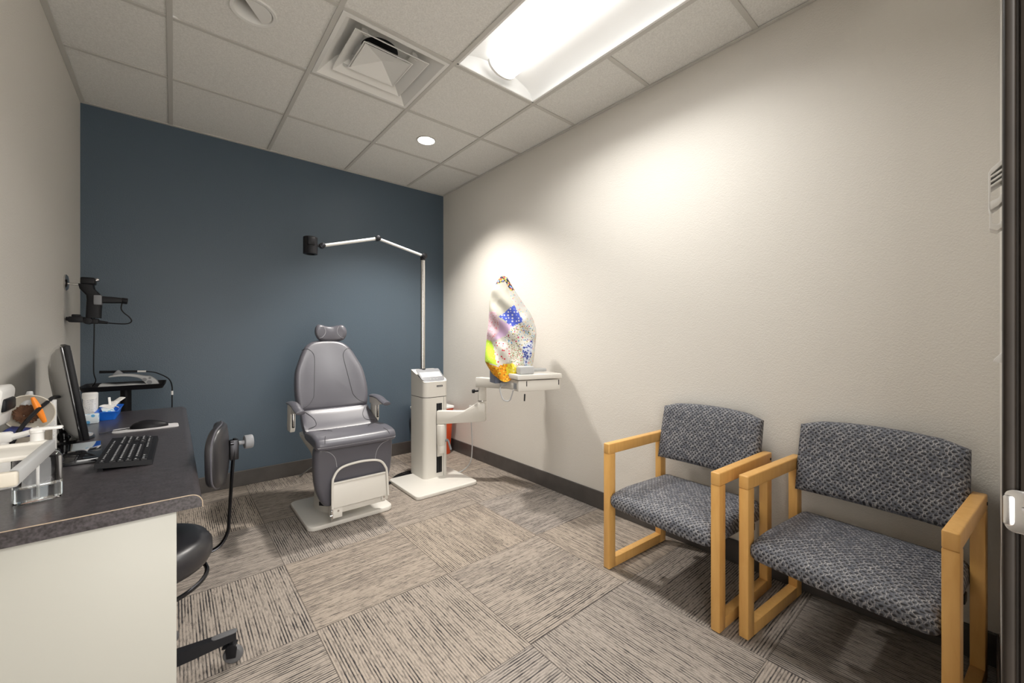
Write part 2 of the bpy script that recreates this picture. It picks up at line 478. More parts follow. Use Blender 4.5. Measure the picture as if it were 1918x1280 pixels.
# ceiling: lay-in tiles (holes for vent, troffer and cans), metal grid and wall angle
cans = {(0, 1): .093, (2, 0): .072}
def tile_hole(bm, x0, x1, y0, y1, z, r):
    cx, cy = (x0 + x1) / 2, (y0 + y1) / 2; n = 48
    o, i = [], []
    for k in range(n):
        a = 2 * PI * (k + .5) / n; c, s = math.cos(a), math.sin(a); m = max(abs(c), abs(s))
        o.append(bm.verts.new((cx + c / m * (x1 - x0) / 2, cy + s / m * (y1 - y0) / 2, z))); i.append(bm.verts.new((cx + c * r, cy + s * r, z)))
    for k in range(n):
        j = (k + 1) % n; bm.faces.new((o[k], o[j], i[j], i[k]))
bm = B()
xs = [XL] + G + [XR]; ys = [YB] + R
for a in range(len(xs) - 1):
    for b in range(len(ys) - 1):
        x0, x1, y0, y1 = xs[a] + .003, xs[a + 1] - .003, max(ys[b + 1], YF) + .003, ys[b] - .003
        if y1 <= y0: continue
        key = (a - 1, b - 1)
        if key == (1, 1): continue                      # the vent
        if a == 3 and b in (3, 4): continue             # the troffer
        if key in cans: tile_hole(bm, x0, x1, y0, y1, HC_ + .006, cans[key] - .008)
        else:
            box(bm, (x0, y0, HC_ + .006), (x1, y1, HC_ + .02), 0)
box(bm, (XL - .1, YF - .12, HC_ + .30), (XR + .1, YB + .1, HC_ + .36))       # slab above the grid
struct('ceiling', bm, M['tile'])
bm = B()
t = .012
for g in G: box(bm, (g - t, YF, HC_ - .001), (g + t, YB, HC_ + .005), .001, 1)
for r_ in R[:5]:
    ed = [XL] + [g for g in G] + [XR]
    for a in range(len(ed) - 1):
        if a == 3 and abs(r_ - R[3]) < .01: continue
        box(bm, (ed[a] + t, r_ - t, HC_ - .0005), (ed[a + 1] - t, r_ + t, HC_ + .005), .001, 1)
struct('trim_1', bm, M['tee'])
bm = B()
box(bm, (XL, YB - .022, HC_ - .003), (XR, YB, HC_ + .004), .001, 1)
box(bm, (XR - .020, YF, HC_ - .003), (XR, YB - .022, HC_ + .004), .001, 1); box(bm, (XL, YF, HC_ - .003), (XL + .024, YB - .022, HC_ + .004), .001, 1)
struct('trim_2', bm, M['tee'])

# doorway: dark metal frame, jamb right beside the camera
d1 = bpy.data.objects.new('door_1', None); COL.objects.link(d1); d1['kind'] = 'structure'; ORI['door_1'] = Vector((0, 0, 0))
bm = B()
box(bm, (.848, -.0220, 0), (.905, -.0105, 2.15), .004, 3)
box(bm, (.8515, -.0250, 0), (.905, -.0220, 2.15), 0)
box(bm, (.8465, -.160, 0), (.905, -.0250, 2.15), .002, 2)
box(bm, (.834, -.160, 0), (.850, -.085, 2.10), .003, 2)
box(bm, (.905, YF, 0), (.938, -.0105, 2.15), .003, 2)
part('jamb', bm, M['jamb'], d1)
bm = B()
box(bm, (-.12, -.160, 0), (-.062, -.0105, 2.15), .003, 2); box(bm, (-.155, YF, 0), (-.12, -.0105, 2.15), .003, 2)
part('jamb', bm, M['jamb'], d1)
bm = B()
box(bm, (-.062, -.160, 2.10), (.848, -.0105, 2.15), .003, 2); box(bm, (-.12, YF, 2.15), (.905, -.0105, 2.185), .003, 2)
part('head_jamb', bm, M['jamb'], d1)
bm = B()
prism(bm, rrect(.046, .057, .010), .002, frame_mtx((.8455, -.0345, .952), (0, 1, 0), (0, 0, 1)), .0006)
prism(bm, rrect(.010, .040, .004), .006, frame_mtx((.8415, -.0150, .952), (0, 1, 0), (0, 0, 1)), .002)
box(bm, (.8425, -.042, .956), (.8436, -.026, .959), 0); box(bm, (.8425, -.040, .933), (.8436, -.030, .935), 0)
part('strike_plate', bm, M['chrome'], d1, 'bright steel strike plate')

# ------------------------------------------------------------------ ceiling fittings
# fluorescent troffer
x0, x1, y0, y1 = G[2] + .013, G[3] - .013, R[4] + .013, R[2] - .013
xc = (x0 + x1) / 2
tr = thing('ceiling_light', 'long recessed fluorescent ceiling light with a bright central basket', 'ceiling light', (xc, (y0 + y1) / 2, HC_))
bm = B()
def arc(sgn):
    return [(xc + sgn * ((x1 - x0) / 2 - ((x1 - x0) / 2 - .05) * (1 - math.cos(a)) * 1.0), HC_ + .004 + .110 * math.sin(a)) for a in [PI / 2 * i / 10 for i in range(11)]]
prof = arc(-1) + arc(1)[::-1]
r0 = [Vector((x, y0, z)) for x, z in prof]; r1 = [Vector((x, y1, z)) for x, z in prof]
loft(bm, [r0, r1], cap=False, closed=False)
for r_ in (y0, y1):
    vs = [bm.verts.new((x, r_, z)) for x, z in prof]; bm.faces.new(vs)
part('reflector', bm, M['reflector'], tr, smooth=40)
bm = B()
box(bm, (x0 - .002, y0 - .002, HC_ + .001), (x0 + .012, y1 + .002, HC_ + .008), .001, 1); box(bm, (x1 - .012, y0 - .002, HC_ + .001), (x1 + .002, y1 + .002, HC_ + .008), .001, 1)
box(bm, (x0, y0 - .002, HC_ + .001), (x1, y0 + .01, HC_ + .008), .001, 1); box(bm, (x0, y1 - .01, HC_ + .001), (x1, y1 + .002, HC_ + .008), .001, 1)
part('frame', bm, M['whitemetal'], tr)
bm = B()
hb = .098
pr = [(xc + hb * math.cos(a), HC_ + .088 - .062 * math.sin(a)) for a in [PI * i / 16 for i in range(17)]]
loft(bm, [[Vector((x, y, z)) for x, z in pr] for y in (y0 + .055, y1 - .055)], cap=True, closed=True)
part('basket', bm, M['lens'], tr, 'glowing white perforated basket', smooth=50)
for y in (y0 + .040, y1 - .055):
    bm = B()
    q = [(xc + (hb + .006) * math.cos(a), HC_ + .090 - .068 * math.sin(a)) for a in [PI * i / 16 for i in range(17)]]
    loft(bm, [[Vector((x, yy, z)) for x, z in q] for yy in (y, y + .015)])
    part('end_cap', bm, M['whitemetal'], tr, smooth=50)

# lit can and unlit can
cx, cy = (G[2] + G[3]) / 2, (R[0] + R[1]) / 2
cl = thing('downlight', 'small round recessed downlight, lit, near the corner of the two walls', 'ceiling light', (cx, cy, HC_))
bm = B(); lathe(bm, [(.062, .03), (.062, .006), (.064, 0), (.072, -.001), (.074, .004), (.074, .007), (.064, .03), (.062, .03)], (cx, cy, HC_), 40)
part('trim_ring', bm, M['tee'], cl)
bm = B(); lathe(bm, [(.0, .006), (.04, .003), (.061, .006), (.061, .02), (0, .02)], (cx, cy, HC_), 40)
part('lens', bm, M['canlens'], cl, 'glowing frosted lens')
cx, cy = (G[0] + G[1]) / 2, (R[1] + R[2]) / 2
cl = thing('downlight', 'round recessed downlight, unlit, with a half shield, above the desk', 'ceiling light', (cx, cy, HC_))
bm = B(); lathe(bm, [(.068, .11), (.070, .06), (.074, .01), (.080, .0), (.094, -.002), (.096, .004), (.096, .007), (.082, .010), (.078, .06), (.076, .11)], (cx, cy, HC_), 48)
part('trim_ring', bm, M['whitemetal'], cl)
bm = B()
n = 24; a0 = math.radians(-125); rr = []
pts = [(.074 * math.cos(a0 + PI * i / n), .074 * math.sin(a0 + PI * i / n)) for i in range(n + 1)]
lo = [Vector((cx + x, cy + y, HC_ + .002)) for x, y in pts]; hi = [Vector((cx + x * .93, cy + y * .93, HC_ + .075)) for x, y in pts]
loft(bm, [lo, hi], cap=True, closed=True)
part('shield', bm, M['whitemetal'], cl)
bm = B(); lathe(bm, [(0, .055), (.030, .058), (.05, .072), (.052, .10), (0, .10)], (cx, cy, HC_), 32)
part('bulb', bm, M['lgrey'], cl)

# square air diffuser
vx0, vx1, vy0, vy1 = G[1] + .013, G[2] - .013, R[2] + .013, R[1] - .013
vc = Vector(((vx0 + vx1) / 2, (vy0 + vy1) / 2, HC_)); W = (vx1 - vx0) / 2
vt = thing('air_vent', 'square white ceiling air diffuser with nested louvres', 'vent', vc)
def sqring(h, z, c=vc): return [Vector((c.x + sx * h, c.y + sy * h, HC_ + z)) for sx, sy in ((-1, -1), (1, -1), (1, 1), (-1, 1))]
bm = B(); loft(bm, [sqring(W, .004), sqring(W - .002, -.002), sqring(W - .022, -.003), sqring(W - .03, .004), sqring(W - .105, .085), sqring(W - .15, .105)], cap=False)
# throat panel with the round duct
nn = 48; o_, i_ = [], []
for k in range(nn):
    a = 2 * PI * (k + .5) / nn; c, s = math.cos(a), math.sin(a); mx = max(abs(c), abs(s)); h = W - .15
    o_.append(bm.verts.new((vc.x + c / mx * h, vc.y + s / mx * h, HC_ + .105))); i_.append(bm.verts.new((vc.x + c * .1, vc.y + s * .1, HC_ + .105)))
for k in range(nn): bm.faces.new((o_[k], o_[(k + 1) % nn], i_[(k + 1) % nn], i_[k]))
part('pan', bm, M['whitemetal'], vt, smooth=25)
bm = B(); lathe(bm, [(.1, .1), (.1, .19), (0, .19)], (vc.x, vc.y, HC_), 40); part('duct', bm, M['black'], vt, 'dark duct opening')
def louvre(h0, h1, z0, z1):
    bm = B(); loft(bm, [sqring(h0, z0 + .002), sqring(h0, z0), sqring(h0 - .004, z0 - .001), sqring(h1 - .004, z1), sqring(h1, z1 + .003), sqring(h0, z0 + .002)], cap=False); return bm
part('louvre', louvre(.205, .135, .008, .062), M['whitemetal'], vt, smooth=20)
part('louvre', louvre(.138, .100, .012, .045), M['whitemetal'], vt, smooth=20)
bm = B()
ap = bm.verts.new((vc.x + .015, vc.y + .01, HC_ + .052)); q = [bm.verts.new(p) for p in sqring(.118, .018)]
q2 = [bm.verts.new(p) for p in sqring(.128, .012)]
mid = bm.verts.new((vc.x - .05, vc.y + .02, HC_ + .046))
for i in range(4):
    bm.faces.new((q[i], q[(i + 1) % 4], ap)); bm.faces.new((q2[i], q2[(i + 1) % 4], q[(i + 1) % 4], q[i]))
bm.verts.remove(mid)
part('centre_cone', bm, M['whitemetal'], vt, smooth=15)
for sx, sy in ((-.14, .16), (.14, .16), (-.14, -.16), (.14, -.16)):
    bm = B(); prism(bm, rrect(.03, .05, .012), .003, frame_mtx((vc.x + sx, vc.y + sy, HC_ + .045), (1, 0, 0), (0, .3, 1)), 0); part('clip', bm, M['whitemetal'], vt)

# ------------------------------------------------------------------ waiting chairs
def waiting_chair(label, cx, cy, rz):
    c = thing('armchair', label, 'chair', (cx, cy, 0), 'waiting chairs along the right wall', rz)
    D, Wd, tk, H = .25, .30, .037, .642
    for s in (1, -1):
        ya, yb = (Wd - tk, Wd) if s > 0 else (-Wd, -Wd + tk)
        fr = B()
        box(fr, (-D, ya, .003), (-D + .05, yb, H - .052), .0035, 2); part_leg = part('leg', fr, M['wood'], c, local=True)
        fr = B(); box(fr, (D - .05, ya, .003), (D, yb, H - .052), .0035, 2); part('leg', fr, M['wood'], c, local=True)
        fr = B(); box(fr, (-D - .001, ya, H - .053), (D, yb, H), .005, 3)
        ar = part('armrest', fr, M['wood'], c, local=True)
        bt = B()
        for x, z in ((D - .016, H - .03),): cyl(bt, (x, s * Wd - s * .001, z), (x, s * Wd + s * .0015, z), .006, n=16)
        part('bolt', bt, M['black'], ar, local=True)
        fr = B(); box(fr, (-D + .05, ya, .003), (D - .05, yb, .052), .0035, 2); part('rail', fr, M['wood'], c, local=True)
    # cross rails under the seat and behind the back
    for q in (-.16, .12):
        fr = B(); box(fr, (q, -Wd + tk, .285), (q + .04, Wd - tk, .318), .003); part('seat_rail', fr, M['black'], c, local=True)
    # seat: crowned cushion
    sw = Wd - tk - .001
    out = rrect(.502, 2 * sw, .022, 4)
    dense = []
    for i, p in enumerate(out):
        q = out[(i + 1) % len(out)]; dense.append(p)
        L_ = math.hypot(q[0] - p[0], q[1] - p[1])
        k = int(L_ / .05)
        for j in range(1, k): dense.append((p[0] + (q[0] - p[0]) * j / k, p[1] + (q[1] - p[1]) * j / k))
    def fs(a, b, w):
        bul = (1 - (b / sw) ** 2)
        a2 = a - (.012 * bul if a < 0 else 0)
        fall = .020 * max(0, (-a - .10) / .15) ** 2
        return Vector((a2 - .002, b, .362 + w - .012 * (a + .25) / .5 - (fall if w > 0 else -fall * .3)))
    pl = Pillow(dense, .092, .030, .026, fs); bm = B(); pl.build(bm)
    part('seat', bm, M['fabric'], c, local=True, smooth=60)
    # back
    bw = Wd - tk - .001
    ob = [(-bw, -.155), (bw, -.155), (bw + .002, 0), (bw, .135), (bw * .72, .158), (bw * .35, .166), (0, .168), (-bw * .35, .166), (-bw * .72, .158), (-bw, .135), (-bw - .002, 0)]
    ob2 = []
    for i, p in enumerate(ob):
        q = ob[(i + 1) % len(ob)]
        for j in range(4): ob2.append((p[0] + (q[0] - p[0]) * j / 4, p[1] + (q[1] - p[1]) * j / 4))
    def fb(a, b, w):
        t = math.radians(13)
        cur = .020 * (1 - (a / bw) ** 2)
        return Vector((.232 + math.sin(t) * b + cur - w * math.cos(t) - .014, a, .655 + b * math.cos(t) + w * math.sin(t)))
    pb = Pillow(ob2, .062, .026, .016, fb); bm = B(); pb.build(bm)
    part('backrest', bm, M['fabric'], c, local=True, smooth=60)
    return c
waiting_chair('honey maple armchair with patterned navy upholstery, the one farther from the doorway', 1.912, .990, math.radians(-3.2))
waiting_chair('honey maple armchair with patterned navy upholstery, the one beside the dark door jamb', 1.916, .330, math.radians(-5.5))

# ------------------------------------------------------------------ examination chair
EX = .878
ec = thing('examination_chair', 'grey vinyl reclining eye examination chair on a white base plate', 'exam chair', (EX, 2.96, 0))
bm = B(); prism(bm, rrect(.535, .535, (.05, .05, .05, .05), 6), .030, frame_mtx((EX + .005, 2.955, 0), (1, 0, 0), (0, 1, 0)), .008)
part('base_plate', bm, M['offwhite'], ec)
bm = B()
def oval(z, rx, ry, cyy=2.99, n=36, cxx=EX + .01): return [Vector((cxx + rx * math.copysign(abs(math.cos(a)) ** .75, math.cos(a)), cyy + ry * math.copysign(abs(math.sin(a)) ** .75, math.sin(a)), z)) for a in [2 * PI * i / n for i in range(n)]]
loft(bm, [oval(.029, .165, .170), oval(.034, .160, .165), oval(.20, .155, .160), oval(.36, .155, .16), oval(.42, .17, .17)])
pdst = part('pedestal', bm, M['offwhite'], ec)
bm = B(); box(bm, (EX - .1475, 2.862, .078), (EX - .098, 2.868, .104), .001, mtx=None)
bmesh.ops.rotate(bm, cent=(EX - .12, 2.865, .09), matrix=Matrix.Rotation(math.radians(-52), 3, 'Z'), verts=bm.verts)
bmesh.ops.translate(bm, vec=(-.014, .003, 0), verts=bm.verts)
part('data_plate', bm, M['black'], pdst, 'dark data plate')
# white shell under the seat
bm = B()
def rr3(z, w, d, cyy, r): return [Vector((EX + x, cyy + y, z)) for x, y in rrect(w, d, r, 6)]
loft(bm, [rr3(.32, .28, .30, 2.97, .06), rr3(.40, .33, .36, 2.94, .06), rr3(.46, .40, .42, 2.91, .06), rr3(.515, .455, .48, 2.88, .05), rr3(.535, .46, .48, 2.88, .05)])
part('seat_shell', bm, M['offwhite'], ec)
# seat: profile in (y,z) lofted across the width
def seat_ring(prof, x, k):
    cyy = sum(p[0] for p in prof) / len(prof); cz = sum(p[1] for p in prof) / len(prof)
    return [Vector((x, cyy + (y - cyy) * (1 - (1 - k) * .35), cz + (z - cz) * k)) for y, z in prof]
def wide_cushion(prof, hw, dish=0, ends=((1, .55), (.985, .78), (.95, .93), (.90, 1.0)), hwf=None):
    prof = smooth_outline(prof, 4); bm = B(); rings = []
    st = [(-a, k) for a, k in ends] + [(x, 1) for x in (-.7, -.4, 0, .4, .7)] + [(a, k) for a, k in ends[::-1]]
    for a, k in st:
        rg = seat_ring(prof, 0, k)
        out = []
        for p in rg:
            w = hwf(p.y) if hwf else hw
            out.append(Vector((EX + a * w, p.y, p.z - dish * (1 - a * a))))
        rings.append(out)
    loft(bm, rings); return bm
front = [(2.600, .512), (2.578, .525), (2.580, .552), (2.610, .578), (2.70, .592), (2.80, .590), (2.865, .582), (2.885, .565), (2.87, .530), (2.75, .522)]
bm = wide_cushion(front, .245, .004)
seat = part('seat', bm, M['leather'], ec, smooth=70)
bm = B(); tube(bm, [(EX + .238 * math.sin(q * PI / 2), 2.5772 - .0 + .012 * (abs(q) > .97), .531 - .003 * (1 - q * q)) for q in [i / 10 for i in range(-10, 11)]], .0016, 5, 0)
part('piping', bm, M['thread'], seat, 'pale stitched piping')
rear = [(2.880, .535), (2.868, .565), (2.885, .585), (2.95, .622), (3.02, .668), (3.045, .690), (3.075, .690), (3.085, .660), (3.04, .58), (2.96, .535)]
bm = wide_cushion(rear, .238, .006, hwf=lambda y: .238 - .012 * max(0, (y - 2.88) / .2))
part('lumbar_cushion', bm, M['leather'], ec, smooth=70)
# seat panel seams
for s in (-1, 1):
  for k_ in range(3):
    bm = B()
    if k_ == 0: tube(bm, [(EX + s * .215, 2.888, .594), (EX + s * .165, 2.918, .602), (EX + s * .158, 2.96, .626), (EX + s * .175, 3.0, .6535), (EX + s * .205, 3.035, .681)], .0018, 5, 6)
    if k_ == 1: tube(bm, [(EX + s * .232, 2.835, .578), (EX + s * .17, 2.81, .5885), (EX + s * .13, 2.77, .590), (EX + s * .115, 2.735, .590)], .0018, 5, 6)
    if k_ == 2: tube(bm, [(EX + s * .200, 2.577, .540), (EX + s * .193, 2.595, .571), (EX + s * .18, 2.64, .584)], .0016, 5, 6)
    part('seam', bm, M['seam'], seat)
# backrest
Yb0, Zb0, Yb1, Zb1 = 3.060, .675, 3.262, 1.172
bl = math.hypot(Yb1 - Yb0, Zb1 - Zb0); bd = Vector((0, (Yb1 - Yb0) / bl, (Zb1 - Zb0) / bl)); bn = Vector((0, -bd.z, bd.y))
half = [(0, .0), (.10, .0), (.19, .001), (.222, .008), (.234, .045), (.243, .12), (.240, .20), (.229, .29), (.203, .365), (.174, .438), (.144, .487), (.106, .518), (.06, .533), (0, .537)]
out = half[:-1] + [(-a, b) for a, b in half[::-1]][:-1]
out = smooth_outline(out, 3)
def fbk(a, b, w):
    k = a / .243
    w2 = w + .030 * k * k * (1 if w > 0 else .6) - .012 * (1 - k * k)
    return Vector((EX - .008 + a, Yb0, Zb0)) + bd * b + bn * (w2 - .02)
pb = Pillow(out, .075, .032, .010, fbk, c=(0, .25)); bm = B(); pb.build(bm)
bk = part('backrest', bm, M['leather'], ec, smooth=70)
for s in (-1, 1):
    bm = B()
    pb.seam(bm, [(s * .176, .455), (s * .135, .452), (s * .108, .425), (s * .100, .38), (s * .112, .26), (s * .128, .12), (s * .137, .085), (s * .165, .045), (s * .205, .018)])
    part('seam', bm, M['seam'], bk)
bm = B(); loft(bm, [[Vector((EX + x, Yb0 + .045 + q * .17, Zb0 + .05 + q * .40 + y)) for x, y in rrect(.36 - .16 * q, .02, .008)] for q in (0, .5, 1)])
part('back_shell', bm, M['offwhite'], ec)
# headrest: butterfly pad, wings forward
oh = smooth_outline([(0, .043), (.03, .045), (.058, .052), (.085, .052), (.103, .03), (.107, 0), (.098, -.028), (.080, -.048), (.045, -.056), (0, -.058)] + [(-.045, -.056), (-.080, -.048), (-.098, -.028), (-.107, 0), (-.103, .03), (-.085, .052), (-.058, .052), (-.03, .045)], 3)
HX = EX + .026
def fh(a, b, w):
    k = a / .107
    return Vector((HX + a * 1.05, 3.290 - w * 1.0 - .026 * k * k + .018 * (b / .05) * .5, 1.222 + b * 1.15))
ph = Pillow(oh, .052, .024, .008, fh, c=(0, -.004)); bm = B(); ph.build(bm)
hr = part('headrest', bm, M['leather'], ec, smooth=70)
for s in (-1, 1):
    bm = B(); ph.seam(bm, [(s * .052, .042), (s * .040, .02), (s * .042, -.005), (s * .062, -.028), (s * .082, -.036)], .0013)
    part('seam', bm, M['thread'], hr)
bm = B(); box(bm, (HX - .025, 3.300, 1.08), (HX + .025, 3.318, 1.235), .004); part('headrest_post', bm, M['darkmetal'], ec)
# armrests: white bracket, slotted side panel, vinyl pad
for s in (-1, 1):
    xa = EX + s * .270 - .023
    bm = B()
    prof = [(3.035, .700), (3.035, .745), (2.99, .752), (2.90, .748), (2.83, .735), (2.80, .715), (2.86, .708), (2.94, .690)]
    prism(bm, [(y, z) for y, z in prof], .034, frame_mtx((xa - .017, 0, 0), (0, 1, 0), (0, 0, 1)), .005)
    arm = part('armrest', bm, M['offwhite'], ec)
    bm = B()
    tube(bm, [(xa, 3.03, .753), (xa, 2.95, .757), (xa, 2.87, .751), (xa, 2.82, .738), (xa, 2.765, .728), (xa, 2.74, .724)], lambda t: .024 * (1 if .02 < t < .97 else .55), 14, 5, flat=(.52, 1.15), up=Vector((0, 0, 1)))
    part('pad', bm, M['leather'], arm)
    bm = B()
    prism(bm, [(3.02, .742), (2.925, .735), (2.93, .60), (2.945, .572), (3.02, .572), (3.035, .60)], .030, frame_mtx((xa + s * .004 - .015, 0, 0), (0, 1, 0), (0, 0, 1)), .006)
    sp = part('side_panel', bm, M['offwhite'], ec)
    bm = B(); box(bm, (xa - .006 + s * .004, 2.920, .605), (xa + .008 + s * .004, 2.9275, .71), .001); part('slot', bm, M['black'], sp, 'dark slot')
    bm = B(); box(bm, (xa - .002 + s * .004, 2.9165, .612), (xa + .005 + s * .004, 2.921, .700), .001); part('slide_bar', bm, M['chrome'], sp, 'steel slide bar')
# leg rest
ol = smooth_outline([(0, .2), (.12, .2), (.215, .2), (.236, .19), (.241, .15), (.240, .05), (.230, -.04), (.208, -.115), (.180, -.165), (.14, -.178), (.07, -.18), (0, -.18), (-.07, -.18), (-.14, -.178), (-.180, -.165), (-.208, -.115), (-.230, -.04), (-.240, .05), (-.241, .15), (-.236, .19), (-.215, .2), (-.12, .2)], 3)
def fl(a, b, w): return Vector((EX + a, 2.665 - w + .028 * (.2 - b) / .38, .318 + b))
pg = Pillow(ol, .085, .028, .010, fl, c=(0, .02)); bm = B(); pg.build(bm)
lg = part('leg_rest', bm, M['leather'], ec, smooth=70)
for s in (-1, 1):
    bm = B(); pg.seam(bm, [(s * .215, .185), (s * .165, .170), (s * .13, .13), (s * .118, .07)], .0016)
    part('seam', bm, M['thread'], lg)
# footrest: flip-up panel in a hoop
FX = EX + .018; FY = 2.598
ft = B()
hoop = [(-.172, .150), (-.168, .30), (-.160, .335), (-.135, .372), (-.09, .392), (0, .400), (.09, .392), (.135, .372), (.160, .335), (.168, .30), (.172, .150)]
hoop = [(p.x, p.y) for p in spline([(x, z, 0) for x, z in hoop], 5)]
tube(ft, [(FX + x, FY - .012 + .02 * (z - .15) / .25, z) for x, z in hoop], .0075, 8, 0)
fo = part('footrest', ft, M['offwhite'], ec)
bm = B(); prism(bm, [(-.170, 0), (.170, 0), (.165, .150), (-.165, .150)], .010, frame_mtx((FX, FY + .004, .148), (1, 0, 0), (0, .09, 1)), .003)
box(bm, (FX - .166, FY + .0, .292), (FX + .166, FY + .016, .302), .003)
part('panel', bm, M['offwhite'], fo)
bm = B(); box(bm, (FX - .150, 2.615, .105), (FX + .165, 2.67, .150), .004); box(bm, (FX - .168, 2.600, .085), (FX - .110, 2.68, .150), .004); box(bm, (FX + .135, 2.600, .118), (FX + .178, 2.70, .160), .004)
box(bm, (FX - .09, 2.66, .10), (FX + .09, 2.86, .14), .004)
part('foot_beam', bm, M['offwhite'], ec)
bm = B(); box(bm, (FX - .176, 2.592, .075), (FX - .166, 2.604, .142), .002); cyl(bm, (FX - .184, 2.598, .105), (FX - .170, 2.598, .105), .009, n=14); 
part('latch', bm, M['chrome'], ec, 'steel latch')
for q in ((-.135, .128), (.150, .140)): bm = B(); cyl(bm, (FX + q[0], 2.596, q[1]), (FX + q[0], 2.602, q[1]), .006, n=12); part('screw', bm, M['chrome'], ec)
bm = B(); tube(bm, [(EX - .20, 3.19, .205), (EX - .10, 3.12, .30)], .006, 8, 0); cyl(bm, (EX - .203, 3.192, .202), (EX - .188, 3.182, .216), .008, n=10)
part('release_lever', bm, M['chrome'], ec, 'thin steel release lever')

# ------------------------------------------------------------------ instrument stand
st = thing('instrument_stand', 'white ophthalmic instrument stand with jointed lamp arm and swing table', 'instrument stand', (1.645, 3.10, 0))
bm = B(); prism(bm, rrect(.535, .515, .035, 5), .028, frame_mtx((1.60, 2.965, 0), (1, 0, 0), (0, 1, 0)), .008)
part('base_plate', bm, M['offwhite'], st)
def colring(z, g=0): return [Vector((1.653 + x, 3.13 + y, z)) for x, y in rrect(.222 + g, .262 + g, (.02, .02, .045, .045), 6)]
bm = B(); loft(bm, [colring(.027), colring(.69)])
cb = part('column', bm, M['offwhite'], st)
bm = B(); loft(bm, [colring(.6895, -.006), colring(.6965, -.006)]); part('seam', bm, M['groove'], st)
# head with sloped console
bm = B()
base_r = colring(.696)
topr = []
for v in base_r:
    z = .820 + max(0, min(1, (v.y - 3.02) / .13)) * .092
    topr.append(Vector((v.x, v.y, z)))
loft(bm, [base_r, topr])
hd = part('head', bm, M['offwhite'], st)
sl = math.atan2(.092, .13)
cm = frame_mtx((1.645, 3.085, .8665), (1, 0, 0), (0, math.cos(sl), math.sin(sl)))
bm = B(); prism(bm, rrect(.214, .168, (.012, .012, .05, .05), 6), .006, cm, .002)
cn = part('console', bm, M['grey'], st, 'grey sloped control console')
bm = B(); prism(bm, rrect(.185, .062, .004), .0015, frame_mtx(cm @ Vector((0, .006, .0058)), (1, 0, 0), (0, math.cos(sl), math.sin(sl))), .0004)
cp = part('control_panel', bm, M['white'], cn, 'white control panel')
for k, (a, b) in enumerate(((-.06, .008), (-.045, .012), (-.03, .006), (-.018, .01), (.045, .010), (.058, .006), (-.03, -.055), (0, -.055), (.03, -.055))):
    bm = B(); q = cm @ Vector((a, b, .0068)); box(bm, (-.003, -.004, 0), (.003, .004, .0015), 0, mtx=frame_mtx(q, (1, 0, 0), (0, math.cos(sl), math.sin(sl)))); part('button', bm, M['lgrey'], cn)
bm = B(); box(bm, (1.652, 2.9975, .776), (1.708, 3.0005, .790), .0008); npl = part('nameplate', bm, M['black'], st, 'small dark nameplate')
bm = B()
for k in range(7): box(bm, (1.656 + k * .007, 2.9965, .780), (1.6605 + k * .007, 2.9976, .7855), 0)
part('lettering', bm, M['lgrey'], npl)
# slot with track, carriage and swing arm
bm = B(); box(bm, (1.650, 2.9950, .065), (1.700, 3.0000, .640), .001); trk = part('track', bm, M['black'], st, 'dark vertical track')
for q in ((1.662, 1.668), (1.681, 1.691)): bm = B(); box(bm, (q[0], 2.9925, .066), (q[1], 2.9953, .639)); part('rail', bm, M['darkmetal'], trk)
bm = B(); box(bm, (1.716, 2.9975, .03), (1.7185, 2.9995, .69)); part('panel_joint', bm, M['groove'], st)
PX, PY = 1.925, 2.735
bm = B()
box(bm, (1.652, 2.985, .20), (1.698, 2.9955, .46), .002)
cyl(bm, (1.676, 2.965, .300), (1.676, 2.965, .470), .036, n=28, bev=.006); cyl(bm, (1.676, 2.965, .235), (1.676, 2.965, .302), .032, n=28, bev=.004)
part('carriage', bm, M['offwhite'], st)
# lower arm: plate in plan from carriage to post, raised at the post
bm = B()
d = Vector((PX - 1.69, PY - 2.965, 0)); L_ = d.length; d.normalize(); nrm = Vector((-d.y, d.x, 0))
prism(bm, [(-.045, .470), (L_ + .03, .500), (L_ + .03, .655), (L_ - .03, .655), (L_ - .15, .582), (-.045, .582)], .062, frame_mtx(Vector((1.69, 2.965, 0)) + nrm * .031, d, (0, 0, 1)), .008)
la = part('lower_arm', bm, M['offwhite'], st)
bm = B(); cyl(bm, (PX, PY, .655), (PX, PY, .80), .034, n=28); pp = part('arm_post', bm, M['offwhite'], st)
bm = B(); cyl(bm, (PX, PY, .664), (PX, PY, .672), .0348, n=28); part('steel_ring', bm, M['chrome'], pp)
bm = B(); cyl(bm, (PX - .07, PY + .02, .748), (PX - .03, PY + .01, .748), .007, n=10); cyl(bm, (PX - .082, PY + .024, .748), (PX - .062, PY + .018, .748), .016, n=16, bev=.003); part('clamp_knob', bm, M['black'], pp, 'black clamp knob')
# upper arm to the table
TC = Vector((1.985, 2.225, 0)); tx = Vector((math.cos(math.radians(-17)), math.sin(math.radians(-17)), 0)); ty = Vector((-tx.y, tx.x, 0))
bm = B()
d2 = Vector((2.00 - PX, 2.40 - PY, 0)); L2 = d2.length; d2.normalize(); n2 = Vector((-d2.y, d2.x, 0))
prism(bm, [(-.04, .778), (L2, .790), (L2, .855), (-.04, .858)], .078, frame_mtx(Vector((PX, PY, 0)) + n2 * .039, d2, (0, 0, 1)), .005)
part('upper_arm', bm, M['offwhite'], st)
def tm(z): return frame_mtx((TC.x, TC.y, z), tx, ty)
bm = B(); prism(bm, rrect(.345, .385, .008), .034, tm(.896), .004)
tt = part('table_top', bm, M['offwhite'], st)
bm = B(); prism(bm, rrect(.325, .365, .006), .075, tm(.815), .004); 
ub = part('table_housing', bm, M['offwhite'], st)
bm = B()
